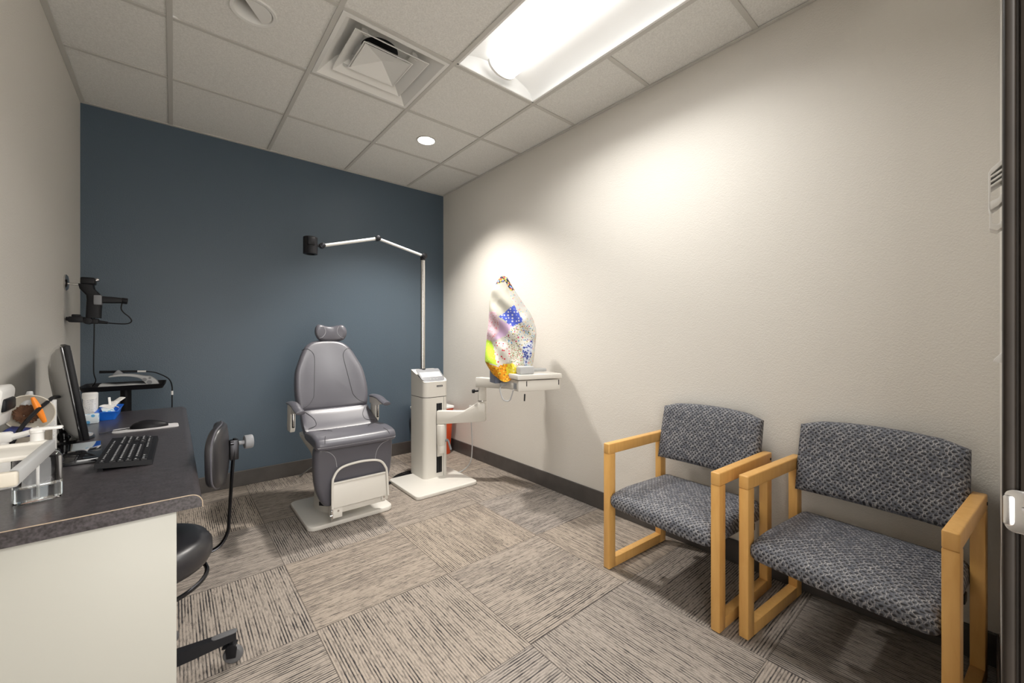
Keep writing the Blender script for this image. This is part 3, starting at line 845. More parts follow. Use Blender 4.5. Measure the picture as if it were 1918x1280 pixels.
q = tm(.83) @ Vector((-.164, -.13, .02)); prism(bm, rrect(.045, .042, .003), .003, frame_mtx(q, -ty, (0, 0, 1)), 0)
part('power_inlet', bm, M['grey'], ub)
bm = B(); q = tm(.80) @ Vector((-.12, -.195, .0)); cyl(bm, q, q + Vector((-.012, -.01, -.045)), .005, n=10); part('lever', bm, M['black'], ub)
for a in (-.10, .15):
    bm = B(); q = tm(.868) @ Vector((a, -.1835, 0)); box(bm, (-.003, 0, -.018), (.003, .003, .018), 0, mtx=frame_mtx(q, tx, ty)); part('drawer_catch', bm, M['black'], ub)
# table cable loop
bm = B()
e0 = tm(.85) @ Vector((-.165, .04, 0)); e1 = tm(.82) @ Vector((-.165, -.10, 0)); mid = (e0 + e1) / 2 + Vector((-.03, 0, -.085))
tube(bm, [e0 + Vector((-.035, 0, -.005)), e0 + Vector((-.055, 0, -.04)), e0 * .5 + mid * .5 + Vector((-.035, 0, -.045)), mid + Vector((-.015, 0, -.01)), e1 * .5 + mid * .5 + Vector((0, 0, -.04)), e1], .005, 8, 6)
cyl(bm, e0 + Vector((0.0, 0, 0)), e0 + Vector((-.045, 0, -.003)), .015, n=16, bev=.003)
part('power_cord', bm, M['lgrey'], st, 'grey looped power cord')
# lever on the carriage
bm = B(); cyl(bm, (1.700, 2.940, .335), (1.716, 2.924, .342), .010, n=14); tube(bm, [(1.716, 2.924, .34), (1.722, 2.916, .31), (1.733, 2.908, .262)], lambda t: .007 + .002 * t, 10, 6); part('clamp_lever', bm, M['grey'], st, 'dark clamp lever')
# lamp pole and jointed arm
PO = Vector((1.610, 3.165, 0))
bm = B(); cyl(bm, PO + Vector((0, 0, .905)), PO + Vector((0, 0, 1.86)), .0195, n=28); po = part('pole', bm, M['chrome'], st, 'polished steel lamp pole')
bm = B(); cyl(bm, PO + Vector((0, 0, .900)), PO + Vector((0, 0, .922)), .026, n=28, bev=.003); part('collar', bm, M['black'], po)
J1 = Vector((1.612, 3.150, 1.880)); J2 = Vector((1.222, 3.165, 1.970)); J3 = Vector((.822, 3.19, 1.857)) 
def joint(p, r):
    bm = B(); cyl(bm, p + Vector((0, -.024, 0)), p + Vector((0, .024, 0)), r, n=22, bev=.004)
    cyl(bm, p + Vector((0, -.032, 0)), p + Vector((0, -.024, 0)), r * .6, n=18, bev=.002); return bm
a1 = B(); tube(a1, [J1 + (J2 - J1).normalized() * .012, J2 - (J2 - J1).normalized() * .012], .0105, 14, 0); part('lamp_arm', a1, M['whitemetal'], st)
a1 = B(); tube(a1, [J2 + (J3 - J2).normalized() * .012, J3 - (J3 - J2).normalized() * .012], .0115, 14, 0); part('lamp_arm', a1, M['whitemetal'], st)
bm = joint(J1, .024); cyl(bm, PO + Vector((0, -.002, 1.845)), PO + Vector((0, -.002, 1.872)), .0215, n=20); part('joint', bm, M['darkmetal'], st)
part('joint', joint(J2, .021), M['darkmetal'], st)
bm = joint(J3, .020); cyl(bm, J3, J3 + Vector((-.05, .003, -.002)), .010, n=12); part('joint', bm, M['darkmetal'], st)
LH = Vector((.745, 3.195, 1.845))
bm = B(); lathe(bm, [(.0, .044), (.030, .044), (.030, -.06), (.040, -.060), (.047, -.058), (.047, .060), (.043, .064), (0, .064)][::-1], LH + Vector((.0, 0, 0)), 32)
lh = part('lamp_head', bm, M['black'], st, 'black cylindrical lamp head')
bm = B(); box(bm, (LH.x - .028, LH.y - .052, LH.z + .0), (LH.x + .020, LH.y - .030, LH.z + .058), .006); part('switch_housing', bm, M['black'], lh)

# power cord from the arm to the floor, and cables on the carpet
bm = B(); tube(bm, [(1.86, 2.80, .505), (1.872, 2.81, .40), (1.89, 2.83, .26), (1.90, 2.88, .12), (1.86, 2.98, .03), (1.78, 3.10, .008), (1.69, 3.262, .006)], .005, 8, 7)
part('arm_cord', bm, M['lgrey'], st, 'thin grey cord hanging to the floor')
bm = B()
for k, off in enumerate((0, .03, .065)):
    tube(bm, [(1.14, 3.02 + off, .006), (1.22, 3.10 + off * 1.1, .006), (1.32, 3.19 - off * .4, .007 + .002 * k), (1.42, 3.262 + off * .6, .007), (1.53, 3.288 + off, .006), (1.62, 3.30 + off * .6, .006)], .005, 7, 6)
solo('floor_cable', bm, M['black'], 'black cables on the carpet between exam chair and white stand', 'cable')

# slit lamp under a patchwork cover
slp = thing('slit_lamp', 'slit lamp base showing under the patchwork cover on the swing table', 'eye instrument', (1.93, 2.36, .930))
def tloc(a, b, z): return tm(0) @ Vector((a, b, z))
bm = B(); prism(bm, rrect(.075, .12, .008), .128, frame_mtx(tloc(-.190, .165, .845), tx, ty), .006)
part('chin_rest_block', bm, M['bluegrey'], slp, 'blue grey block hanging over the table edge')
bm = B(); prism(bm, rrect(.11, .075, .012), .055, frame_mtx(tloc(-.085, -.125, .930), tx, ty), .010); prism(bm, rrect(.30, .10, .01), .02, frame_mtx(tloc(.02, .09, .930), tx, ty), .004)
part('base', bm, M['lgrey'], slp)
# the cover
PM = [patch('quilt_cream', (.56, .54, .47), ((.60, .58, .44),), 60., .25),
      patch('quilt_navy_print', (.03, .035, .06), ((.25, .40, .75), (.75, .10, .07), (.75, .62, .12)), 42., .42),
      patch('quilt_blue_dots', (.085, .13, .60), ((.72, .73, .76),), 46., .36, .2),
      patch('quilt_pink_floral', (.70, .54, .61), ((.70, .12, .16), (.70, .38, .38)), 55., .27),
      patch('quilt_lilac', (.60, .43, .62)),
      patch('quilt_confetti', (.68, .67, .62), ((.55, .02, .12), (.08, .34, .62), (.50, .42, .05), (.12, .12, .08)), 42., .27),
      patch('quilt_lime', (.50, .72, .05), ((.66, .78, .18),), 60., .3),
      patch('quilt_hearts', (.70, .67, .63), ((.68, .03, .06), (.70, .22, .24)), 36., .25),
      patch('quilt_green_specks', (.64, .64, .56), ((.16, .32, .12), (.48, .08, .10), (.26, .26, .10)), 70., .34),
      patch('quilt_navy_floral', (.56, .60, .70), ((.02, .04, .26), (.05, .08, .36)), 52., .42),
      patch('quilt_orange', (.80, .32, .01), ((.78, .58, .06), (.40, .18, .01)), 45., .36),
      patch('quilt_yellow', (.80, .68, .04), ((.80, .74, .28), (.74, .46, .02)), 45., .36),
      patch('quilt_white_floral', (.60, .59, .56), ((.70, .30, .30), (.25, .50, .55), (.70, .58, .18)), 36., .24)]
AX = Vector((math.cos(math.radians(-39)), math.sin(math.radians(-39)), 0)); DX = Vector((math.sin(math.radians(39)), math.cos(math.radians(39)), 0))
BC = Vector((1.925, 2.375, 0)); K = .168 * .00404
def a_of(px): return (900 + .168 * px - 962) * .00404
def z_of(py): return 1.182 - (505 + .168 * py - 633.6) * .00404
rows = [(74, 270, 310), (95, 248, 345), (150, 222, 375), (240, 168, 430), (350, 143, 505), (460, 140, 585), (560, 135, 636), (650, 128, 662), (720, 115, 666), (850, 104, 655), (950, 99, 642), (1020, 97, 632), (1075, 130, 620), (1120, 170, 600)]
bm = B()
NS, NR = 112, 96
def row_at(py):
    for (p, l, r), (p2, l2, r2) in zip(rows, rows[1:]):
        if py <= p2:
            t = (py - p) / (p2 - p); return l + (l2 - l) * t, r + (r2 - r) * t
    return rows[-1][1:]
rings = []; info = []
for i in range(NR + 1):
    py = 74 + (1120 - 74) * i / NR
    l, r = row_at(py); al, ar = a_of(l), a_of(r); ac, hw = (al + ar) / 2, (ar - al) / 2
    hd_ = min(hw * .72 + .005, .13)
    t = i / NR; rg = []
    for k in range(NS):
        th = 2 * PI * k / NS
        fold = 1 + (.012 + .05 * t) * math.sin(5 * th + 2.2 * t + .5) * (.4 + .6 * t) + .03 * math.sin(9 * th + 7 * t) * t + .022 * math.sin(3 * th - 9 * t)
        ca, sa = math.cos(th), math.sin(th)
        a = ac + hw * math.copysign(abs(ca) ** .9, ca); b = hd_ * math.copysign(abs(sa) ** .9, sa) * fold
        b += .014 * math.sin(26 * a + 17 * t) * t + .012 * math.sin(38 * (a + .9 * z_of(py))) * min(1, 3 * t) + .016 * t * abs(math.sin(21 * (a - .7 * z_of(py)) + 1.2))
        z = z_of(py)
        # the hem sags to a point over the table edge on the patient's side and rests on the table on the other
        w = max(0, t - .70) / .30
        side = (a - a_of(320)) / .085
        front = max(0, min(1, (.5 - sa) / .8))
        if a > a_of(440) or sa > .3: z = max(z, .950 + .012 * math.sin(40 * a))
        z -= w * w * .072 * math.exp(-side * side) * front
        b -= .075 * w * front
        rg.append(BC + AX * a + DX * (b) + Vector((0, 0, z)))
    rings.append(rg)
vs = loft(bm, rings, cap=False)
top = bm.verts.new(sum(rings[0], Vector()) / NS + Vector((0, 0, .004)))
for k in range(NS): bm.faces.new((vs[0][k], vs[0][(k + 1) % NS], top))
polys = [(1, [(200, 170), (230, 130), (290, 60), (350, 85), (440, 230), (380, 250), (318, 140), (250, 168)]),
         (2, [(255, 535), (420, 405), (515, 590), (395, 640)]),
         (3, [(100, 470), (215, 480), (252, 560), (250, 690), (190, 800), (100, 780)]),
         (4, [(252, 560), (395, 640), (330, 735), (185, 805), (250, 690)]),
         (5, [(395, 640), (500, 585), (625, 640), (620, 780), (500, 872), (330, 805), (318, 760)]),
         (6, [(90, 780), (150, 780), (190, 840), (235, 1052), (110, 1024), (80, 1000)]),
         (7, [(185, 800), (330, 800), (385, 900), (362, 1015), (235, 1075), (205, 920)]),
         (8, [(330, 805), (500, 872), (525, 1060), (440, 1060), (365, 1005), (385, 900)]),
         (9, [(490, 872), (622, 780), (605, 950), (535, 1075), (505, 1000)]),
         (11, [(340, 1040), (440, 1010), (470, 1170), (330, 1150)]),
         (10, [(60, 1010), (235, 1060), (345, 1035), (400, 1250), (60, 1250)]),
         (12, [(430, 240), (520, 330), (700, 620), (700, 1200), (530, 1080), (610, 940), (625, 640), (515, 590), (420, 405), (350, 250)])]
def inpoly(x, y, P):
    c = False
    for i in range(len(P)):
        (x1, y1), (x2, y2) = P[i], P[i - 1]
        if (y1 > y) != (y2 > y) and x < (x2 - x1) * (y - y1) / (y2 - y1) + x1: c = not c
    return c
for f in bm.faces:
    c = f.calc_center_median() - BC
    a, b = c.dot(AX), c.dot(DX)
    px = (a / .00404 + 962 - 900) / .168; py = (633.6 + (1.182 - c.z) / .00404 - 505) / .168
    mi = 0
    if b > .03:                                # far side: other squares in a plain grid
        mi = (3, 5, 8, 12, 7, 4)[(int((px + 900) / 190) + 2 * int(py / 210)) % 6]
    else:
        for m_, P in polys:
            if inpoly(px, py, P): mi = m_; break
    f.material_index = mi
solo('fabric_cover', bm, PM, 'patchwork quilted cloth cover draped over the slit lamp', 'cover', smooth=70)

# sharps / waste bin in the corner
bn_ = thing('waste_bin', 'orange red waste bin with pale lid in the corner behind the white stand', 'bin', (1.985, 3.72, 0))
bm = B()
def br(z, w, d): return [Vector((2.000 + x, 3.72 + y, z)) for x, y in rrect(w, d, .03, 5)]
loft(bm, [br(0, .30, .22), br(.005, .306, .226), br(.455, .355, .265), br(.46, .362, .275), br(.470, .362, .275)]); part('body', bm, M['red'], bn_)
bm = B(); loft(bm, [br(.470, .372, .285), br(.486, .372, .285), br(.492, .355, .265), br(.494, .28, .2)]); part('lid', bm, M['white'], bn_, 'pale lid')

# wall outlet
ot = thing('wall_outlet', 'white wall outlet low on the cream wall behind the swing arm', 'outlet', (XR - .003, 3.36, .405))
bm = B(); prism(bm, rrect(.075, .115, .006), .006, frame_mtx((XR, 3.36, .455), (0, -1, 0), (0, 0, 1)), .0015); bmesh.ops.translate(bm, vec=(0, 0, 0), verts=bm.verts)
part('cover_plate', bm, M['white'], ot)
bm = B()
for z in (.435, .475): prism(bm, rrect(.034, .030, .010), .003, frame_mtx((XR - .006, 3.36, z), (0, -1, 0), (0, 0, 1)), 0)
part('socket', bm, M['paper'], ot)

# ------------------------------------------------------------------ desk
dk = thing('desk', 'desk with dark speckled laminate top and cream end panel along the left wall', 'desk', (-.2, 2.37, 0))
DT = .75
bm = B()
yy = [1.437, 3.33]
prof = [(XL, DT), (.035, DT)] + [(.035 + .026 * math.sin(a), DT - .026 + .026 * math.cos(a)) for a in [PI / 2 * i / 6 for i in range(1, 7)]] + [(.061, DT - .038), (XL, DT - .038)]
loft(bm, [[Vector((x, y, z)) for x, z in prof] for y in yy])
part('desktop', bm, M['lam'], dk)
bm = B()
ed = [(XL, DT + .0004)] + [(x, z + .0004) for x, z in prof[1:8]] + [(.0614, DT - .038)]
tube(bm, [(x, 1.4366, z - .0008) for x, z in ed], .0013, 6, 0)
part('edge_line', bm, M['seamtan'], dk, 'thin tan seam along the near end of the top')
bm = B(); box(bm, (XL + .001, 1.452, 0.002), (.006, 1.485, DT - .038), .0015); part('end_panel', bm, M['wall'] if False else simple('cream_laminate_panel', (.455, .45, .41), .45), dk, 'cream end panel')
bm = B(); box(bm, (XL + .001, 3.27, 0.002), (.006, 3.30, DT - .038), .0015); part('end_panel', bm, bpy.data.materials['cream_laminate_panel'], dk, 'cream end panel')
bm = B(); box(bm, (XL + .001, 1.485, .40), (XL + .018, 3.27, DT - .038), 0); part('back_rail', bm, bpy.data.materials['cream_laminate_panel'], dk)

# keyboard
kb = thing('keyboard', 'black full size keyboard lying along the front of the desk', 'keyboard', (-.12, 2.09, DT))
kd = Vector((.012, 1, 0)).normalized(); kw = Vector((1, -.012, 0)).normalized()     # length runs along the desk
KO = Vector((-.122, 2.092, DT)); kl, kwid = .445, .140
tilt = math.radians(5)
def kpt(a, b, z): return KO + kd * a + kw * b + Vector((0, 0, .0165 - b * math.tan(tilt) + z))
def kbox(bm, a0, a1, b0, b1, z0, z1, tp=0, mi=0):
    v = [bm.verts.new(kpt(*q)) for q in ((a0, b0, z0), (a1, b0, z0), (a1, b1, z0), (a0, b1, z0), (a0 + tp, b0 + tp, z1), (a1 - tp, b0 + tp, z1), (a1 - tp, b1 - tp, z1), (a0 + tp, b1 - tp, z1))]
    for q in ((0, 1, 2, 3), (4, 7, 6, 5), (0, 4, 5, 1), (1, 5, 6, 2), (2, 6, 7, 3), (3, 7, 4, 0)): bm.faces.new([v[i] for i in q]).material_index = mi
bm = B(); kbox(bm, -kl / 2, kl / 2, -kwid / 2, kwid / 2, -.010, .006, .002); part('case', bm, M['black'], kb, smooth=20)
for a in (-.2, .2):
    bm = B(); kbox(bm, a - .012, a + .012, -.062, -.05, -.0215 , -.010); part('foot', bm, M['black'], kb)
rowsK = [(-.056, .011, [(0, 1), (2, 1), (3, 1), (4, 1), (5, 1), (6.5, 1), (7.5, 1), (8.5, 1), (9.5, 1), (11, 1), (12, 1), (13, 1), (14, 1), (15.3, 1), (16.3, 1), (17.3, 1)]),
         (-.034, .016, [(i, 1) for i in range(13)] + [(13, 2)] + [(15.3 + i, 1) for i in range(3)] + [(18.6 + i, 1) for i in range(4)]),
         (-.015, .016, [(0, 1.5)] + [(1.5 + i, 1) for i in range(12)] + [(13.5, 1.5)] + [(15.3 + i, 1) for i in range(3)] + [(18.6 + i, 1) for i in range(4)]),
         (.004, .016, [(0, 1.75)] + [(1.75 + i, 1) for i in range(11)] + [(12.75, 2.25)] + [(18.6 + i, 1) for i in range(3)]),
         (.023, .016, [(0, 2.25)] + [(2.25 + i, 1) for i in range(10)] + [(12.25, 2.75), (16.3, 1)] + [(18.6 + i, 1) for i in range(4)]),
         (.042, .016, [(0, 1.25), (1.25, 1.25), (2.5, 1.25), (3.75, 6.25), (10, 1.25), (11.25, 1.25), (12.5, 1.25), (13.75, 1.25), (15.3, 1), (16.3, 1), (17.3, 1), (18.6, 2), (20.6, 1)])]
un = (kl - .016) / 22.6; nk = 0
for b, hgt, ks in rowsK:
    for p, w in ks:
        nk += 1
        bm = B(); a0 = kl / 2 - .008 - (p + w) * un; a0 = -kl / 2 + .008 + p * un; a1 = a0 + w * un - .0022
        kbox(bm, a0, a1, b - .002, b + hgt - .002, .005, .0115, .0018)
        if w < 3: kbox(bm, a0 + .004, a0 + .0085, b + .002, b + min(.0065, hgt * .5), .0112, .01175, 0, 1)
        part('key', bm, [M['black'], M['keyleg']], kb, smooth=0)

# mouse and pad
bm = B(); prism(bm, rrect(.232, .115, .022, 5), .0035, frame_mtx((-.098, 2.635, DT), (1, .03, 0), (-.03, 1, 0)), .001)
solo('mouse_pad', bm, M['padgrey'], 'grey mouse pad at the far end of the keyboard', 'mouse pad')
mo = thing('computer_mouse', 'black computer mouse on the grey pad', 'mouse', (-.085, 2.64, DT + .0035))
bm = B(); rings = []
for i in range(13):
    t = i / 12; a = -.068 + .136 * t
    w = .031 * (math.sin(PI * min(max(t, .02), .98)) ** .42); h = .033 * (math.sin(PI * (.05 + .9 * t ** .8)) ** .7) + .003
    rings.append([Vector((-.088 + a, 2.640 + w * math.cos(q) * 1.0, DT + .0038 + max(0, h * math.sin(q)))) for q in [PI * k / 10 for k in range(11)]])
loft(bm, rings, closed=True); part('body', bm, M['black'], mo, smooth=60)
bm = B(); cyl(bm, (-.128, 2.636, DT + .027), (-.128, 2.644, DT + .027), .008, n=16, bev=.001); part('scroll_wheel', bm, M['grey'], mo)
bm = B(); tube(bm, [(-.155, 2.64, DT + .008), (-.195, 2.635, DT + .005), (-.225, 2.625, DT + .003), (-.252, 2.60, DT + .003)], .002, 6, 6); part('cord', bm, M['black'], mo)
# keyboard and monitor cords
bm = B(); tube(bm, [(-.197, 2.05, DT + .010), (-.235, 2.10, DT + .0205), (-.30, 2.14, DT + .0205), (-.325, 2.26, DT + .0205), (-.40, 2.45, DT + .004)], .0022, 6, 6)
solo('desk_cable', bm, M['black'], 'thin black cable running from the keyboard back over the slab', 'cable')

# closed glossy laptop under the keyboard's back edge
bm = B(); prism(bm, rrect(.135, .335, .012, 5), .016, frame_mtx((-.272, 2.19, DT), Vector((1, .10, 0)), Vector((-.10, 1, 0))), .003)
solo('laptop', bm, M['gloss'], 'closed glossy black slab lying on the desk behind the keyboard', 'laptop')

# monitor, seen from its edge
mn = thing('computer_monitor', 'black computer monitor seen edge-on, leaning back on the desk', 'monitor', (-.33, 2.56, DT))
ra = math.radians(9); md = Vector((-math.sin(ra), math.cos(ra), 0)); mnrm = Vector((math.cos(ra), math.sin(ra), 0))   # width dir, screen normal
tl = math.radians(8); mup = (Vector((0, 0, 1)) * math.cos(tl) - mnrm * math.sin(tl)); mf = (mnrm * math.cos(tl) + Vector((0, 0, 1)) * math.sin(tl))
MO_ = Vector((-.248, 2.300, .783))
def mbox(bm, a0, a1, h0, h1, w0, w1, bev=.003): box(bm, (a0, h0, w0), (a1, h1, w1), bev, 2, mtx=Matrix((md, mup, mf)).transposed().to_4x4().copy() if False else mmat)
mmat = Matrix((md, mup, mf)).transposed().to_4x4(); mmat.translation = MO_
bm = B(); mbox(bm, 0, .50, 0, .375, -.017, 0, .003); part('bezel', bm, M['black'], mn)
bm = B(); mbox(bm, .002, .498, .002, .373, -.027, -.0165, .003); part('trim_band', bm, M['gloss'], mn)
bm = B()
def mr(i, w): return [mmat @ Vector((x, y, w)) for x, y in rrect(.49 - i, .365 - i, .03, 5, .25, .1875)]
loft(bm, [mr(0, -.026), mr(.01, -.036), mr(.05, -.052), mr(.14, -.066), mr(.22, -.070)]); part('back_shell', bm, M['greygloss'], mn, 'glossy grey back shell', smooth=60)
bm = B(); mbox(bm, .02, .48, .03, .355, -.001, .001, 0); part('screen', bm, simple('dark_screen', (.008, .009, .011), .15), mn)
bm = B(); mbox(bm, .20, .30, -.015, .10, -.075, -.05, .006); part('neck', bm, M['gloss'], mn)
bm = B(); lathe(bm, [(0, 0), (.10, 0), (.105, .004), (.10, .012), (.03, .018), (0, .018)], (-.355, 2.555, DT), 36); bmesh.ops.scale(bm, vec=(.9, 1.15, 1), space=Matrix.Translation((.355, -2.555, 0)), verts=bm.verts); part('base', bm, M['gloss'], mn)
bm = B(); cyl(bm, (-.355, 2.555, DT + .012), mmat @ Vector((.25, .0, -.062)), .02, n=16); part('stem', bm, M['gloss'], mn)
bm = B(); tube(bm, [mmat @ Vector((.03, .185, -.055)), mmat @ Vector((-.02, .19, -.070)), (-.330, 2.13, .962), (-.338, 2.03, .945), (-.36, 1.965, .90), (-.386, 1.945, .82), (-.388, 1.94, .756)], .006, 8, 7); solo('video_cable', bm, M['black'], 'thick black cable arching down in front of the beige bowl', 'cable')

# ---- clutter behind the monitor
bm = B()
bt = thing('supply_tray', 'bright blue plastic tray of wrapped supplies at the far end of the desk', 'tray', (-.266, 3.165, DT))
def tring(z, g, t=0): return [Vector((-.266 + x, 3.165 + y, DT + z)) for x, y in rrect(.062 + g * .8, .27 + g, .012, 3)]
loft(bm, [tring(.0, -.01), tring(.0005, 0), tring(.042, .022), tring(.043, .036), tring(.047, .036), tring(.046, .018), tring(.008, -.012), tring(.006, -.016)])
part('body', bm, M['bluep'], bt)
def sheet(name, c, w, h, tilt, yaw, mat, lab, cat, grp=None, thk=.004, bend=.1):
    bm = B(); n = 6; m = Matrix.Translation(c) @ Matrix.Rotation(yaw, 4, 'Z') @ Matrix.Rotation(tilt, 4, 'X')
    rg = []
    for i in range(n + 1):
        t = i / n; x = -w / 2 + w * t; zz = bend * w * math.sin(PI * t)
        rg.append([m @ Vector((x, -h / 2, zz)), m @ Vector((x, h / 2, zz * .4)), m @ Vector((x, h / 2, zz * .4 + thk)), m @ Vector((x, -h / 2, zz + thk))])
    loft(bm, rg); return solo(name, bm, mat, lab, cat, grp)
gp = 'wrapped supplies in the blue tray'
sheet('packet', (-.256, 3.245, DT + .062), .04, .10, .55, -.9, M['paper'], 'white paper packet leaning at the far end of the blue tray', 'packet', gp)
sheet('packet', (-.266, 3.205, DT + .050), .04, .10, .40, -.3, M['print_'], 'printed packet near the middle of the blue tray', 'packet', gp)
sheet('packet', (-.266, 3.09, DT + .040), .045, .10, .18, .2, M['wrap'], 'blue and white wrapped packet at the near end of the blue tray', 'packet', gp)
sheet('packet', (-.268, 3.145, DT + .053), .05, .06, .25, .9, M['paper'], 'crumpled white packet lying across the blue tray', 'packet', gp, bend=.25)
sheet('swab', (-.268, 3.178, DT + .070), .010, .07, 1.2, .3, M['white'], 'small white swab standing up in the blue tray', 'swab')
bm = B(); box(bm, (-.375, 2.955, DT), (-.290, 3.000, DT + .047), .004); 
solo('wipe_packet', bm, M['wrap'], 'blue and white packet of wipes between monitor and blue tray', 'packet')
bm = B(); loft(bm, [[Vector((-.334 + x, 3.12 + y, z)) for x, y in rrect(.046, .12, r_, 4)] for z, r_ in ((DT, .012), (DT + .10, .012), (DT + .112, .010))])
bx = solo('medicine_bottle', bm, M['print_'], 'white printed bottle standing behind the blue tray', 'bottle')
bm = B(); lathe(bm, [(0, 0), (.028, 0), (.03, .006), (.03, .028), (.027, .032), (0, .032)], (-.334, 3.10, DT + .112), 20)
part('cap', bm, M['white'], bx).location = -bx.location
# carton with print
bm = B(); box(bm, (-.385, 2.222, DT), (-.328, 2.258, DT + .205), .002)
solo('carton', bm, M['print_'], 'white printed medicine carton behind the monitor', 'carton')
# beige bowl tipped on its side on the taupe carton, brown bristles inside
bw_ = thing('desk_bowl', 'round beige bowl tipped on its side on the taupe carton behind the monitor', 'bowl', (-.36, 2.09, DT + .134))
bax = Vector((.50, -.80, .34)).normalized(); bc = Vector((-.370, 2.100, DT + .179))
bm = B(); lathe(bm, [(.010, -.040), (.030, -.037), (.050, -.020), (.060, .009), (.062, .013), (.059, .014), (.047, -.008), (.034, -.019), (.025, -.023)], bc, 40, bax); part('shell', bm, M['beige'], bw_, smooth=60)
bm = B(); u_, w_ = ring_frame(bax)
for k in range(40):
    a = 2 * PI * k / 40; dv = u_ * math.cos(a) + w_ * math.sin(a)
    tube(bm, [bc - bax * .024 + dv * .003, bc - bax * .012 + dv * .017, bc - bax * .004 + dv * (.029 + .005 * ((k * 7) % 5) / 5)], .0028, 5, 0)
br_ = part('bristles', bm, M['brown'], bw_, 'brown bristles'); br_['kind'] = 'stuff'
bm = B(); tube(bm, [(-.383, 2.128, DT + .205), (-.374, 2.135, DT + .228), (-.372, 2.14, DT + .250)], lambda t: .012 * (1 - .45 * t * t), 14, 4)
part('knob', bm, M['lgrey'], bw_)
bm = B(); p0, p1 = Vector((-.350, 2.045, DT + .238)), Vector((-.325, 2.055, DT + .152))
tube(bm, [p0, p0.lerp(p1, .3), p0.lerp(p1, .6), p1], lambda t: .002 + .007 * math.sin(PI * (.1 + .75 * t)), 12, 6)
solo('dropper', bm, M['orange'], 'orange pointed dropper leaning in the mouth of the beige bowl', 'dropper')
# clear sanitizer bottle with white pump
hs = thing('sanitizer_bottle', 'clear hand sanitizer bottle with white pump at the near end of the desk', 'bottle', (-.285, 1.665, DT))
hm = frame_mtx((-.276, 1.660, DT + .001), Vector((.95, .28, 0)), Vector((-.28, .95, 0)))
def hring(z, g): return [hm @ Vector((x, y, z)) for x, y in rrect(.086 + g, .060 + g, .014, 5)]
bm = B(); loft(bm, [hring(0, -.010), hring(.002, -.002), hring(.006, 0), hring(.112, 0), hring(.124, -.012), hring(.132, -.032), hring(.136, -.036)])
part('bottle', bm, M['clear'], hs, smooth=40)
bm = B(); loft(bm, [hring(.006, -.010), hring(.040, -.010)]); part('gel', bm, M['gel'], hs)
bm = B(); pc = hm @ Vector((0, 0, 0))
lathe(bm, [(0, .135), (.021, .135), (.021, .142), (.017, .146), (.017, .156), (.0125, .158), (.0125, .178), (.014, .180), (.014, .186), (0, .187)], pc, 24)
box(bm, (pc.x - .012, pc.y - .010, pc.z + .184), (pc.x + .046, pc.y + .010, pc.z + .192), .003)
part('pump', bm, M['white'], hs)
bm = B(); cyl(bm, pc + Vector((0, 0, .010)), pc + Vector((0, 0, .135)), .003, n=8); part('dip_tube', bm, M['white'], hs)
# lotion pump bottle, dark dispenser, tissue box, card terminal
lt = thing('lotion_bottle', 'white pump bottle with long spout at the left end of the desk', 'bottle', (-.372, 1.86, DT))
bm = B(); lathe(bm, [(0, 0), (.028, 0), (.030, .004), (.028, .085), (.02, .095), (0, .096)], (-.372, 1.86, DT), 24); part('bottle', bm, M['white'], lt)
bm = B(); cyl(bm, (-.372, 1.86, DT + .095), (-.372, 1.86, DT + .132), .010, n=14); box(bm, (-.398, 1.848, DT + .130), (-.355, 1.872, DT + .160), .006); tube(bm, [(-.36, 1.86, DT + .143), (-.33, 1.86, DT + .150), (-.305, 1.86, DT + .162)], lambda t: .010 - .003 * t, 10, 5); part('pump', bm, M['white'], lt)
bm = B(); loft(bm, [[Vector((-.422 + x, 1.90 + y, z)) for x, y in rrect(.06, .06, .014, 4)] for z in (DT, DT + .115)] + [[Vector((-.422 + x, 1.90 + y, DT + .122)) for x, y in rrect(.045, .045, .014, 4)]])
solo('spray_bottle', bm, M['black'], 'squat dark bottle beside the white pump bottle against the wall', 'bottle')
bm = B(); box(bm, (-.420, 1.985, DT), (-.322, 2.150, DT + .120), .003)
tb = solo('tissue_box', bm, M['taupe'], 'taupe carton between the two pump bottles', 'box')
bm = B(); prism(bm, [(-.05, 0), (.05, 0), (.045, .012), (-.02, .030), (-.04, .012)], .06, frame_mtx((-.372, 2.046, DT + .1205), (1, 0, 0), (0, 0, 1)), .002)
solo('blue_pouch', bm, M['navy'], 'navy blue pouch lying on the taupe carton', 'pouch')
bm = B(); box(bm, (-.035, -.045, 0), (.035, .045, .022), .004, mtx=Matrix.Translation((-.285, 1.885, DT + .02)) @ Matrix.Rotation(math.radians(-50), 4, 'Y'))
solo('card_reader', bm, M['black'], 'black handheld terminal propped behind the clear sanitizer bottle', 'terminal')
wd = thing('wall_dispenser', 'white dispenser with dark front mounted on the left wall at the picture edge', 'dispenser', (XL + .05, 1.98, .84))
bm = B(); prism(bm, [(0, .90), (.03, .895), (.070, .915), (.075, .955), (.082, 1.02), (.074, 1.036), (0, 1.028)], .13, frame_mtx((XL, 2.05, 0), (1, 0, 0), (0, 0, 1)), .006); part('body', bm, M['white'], wd)
bm = B(); box(bm, (XL + .050, 1.930, .958), (XL + .086, 2.035, .998), .008); part('front', bm, M['black'], wd)
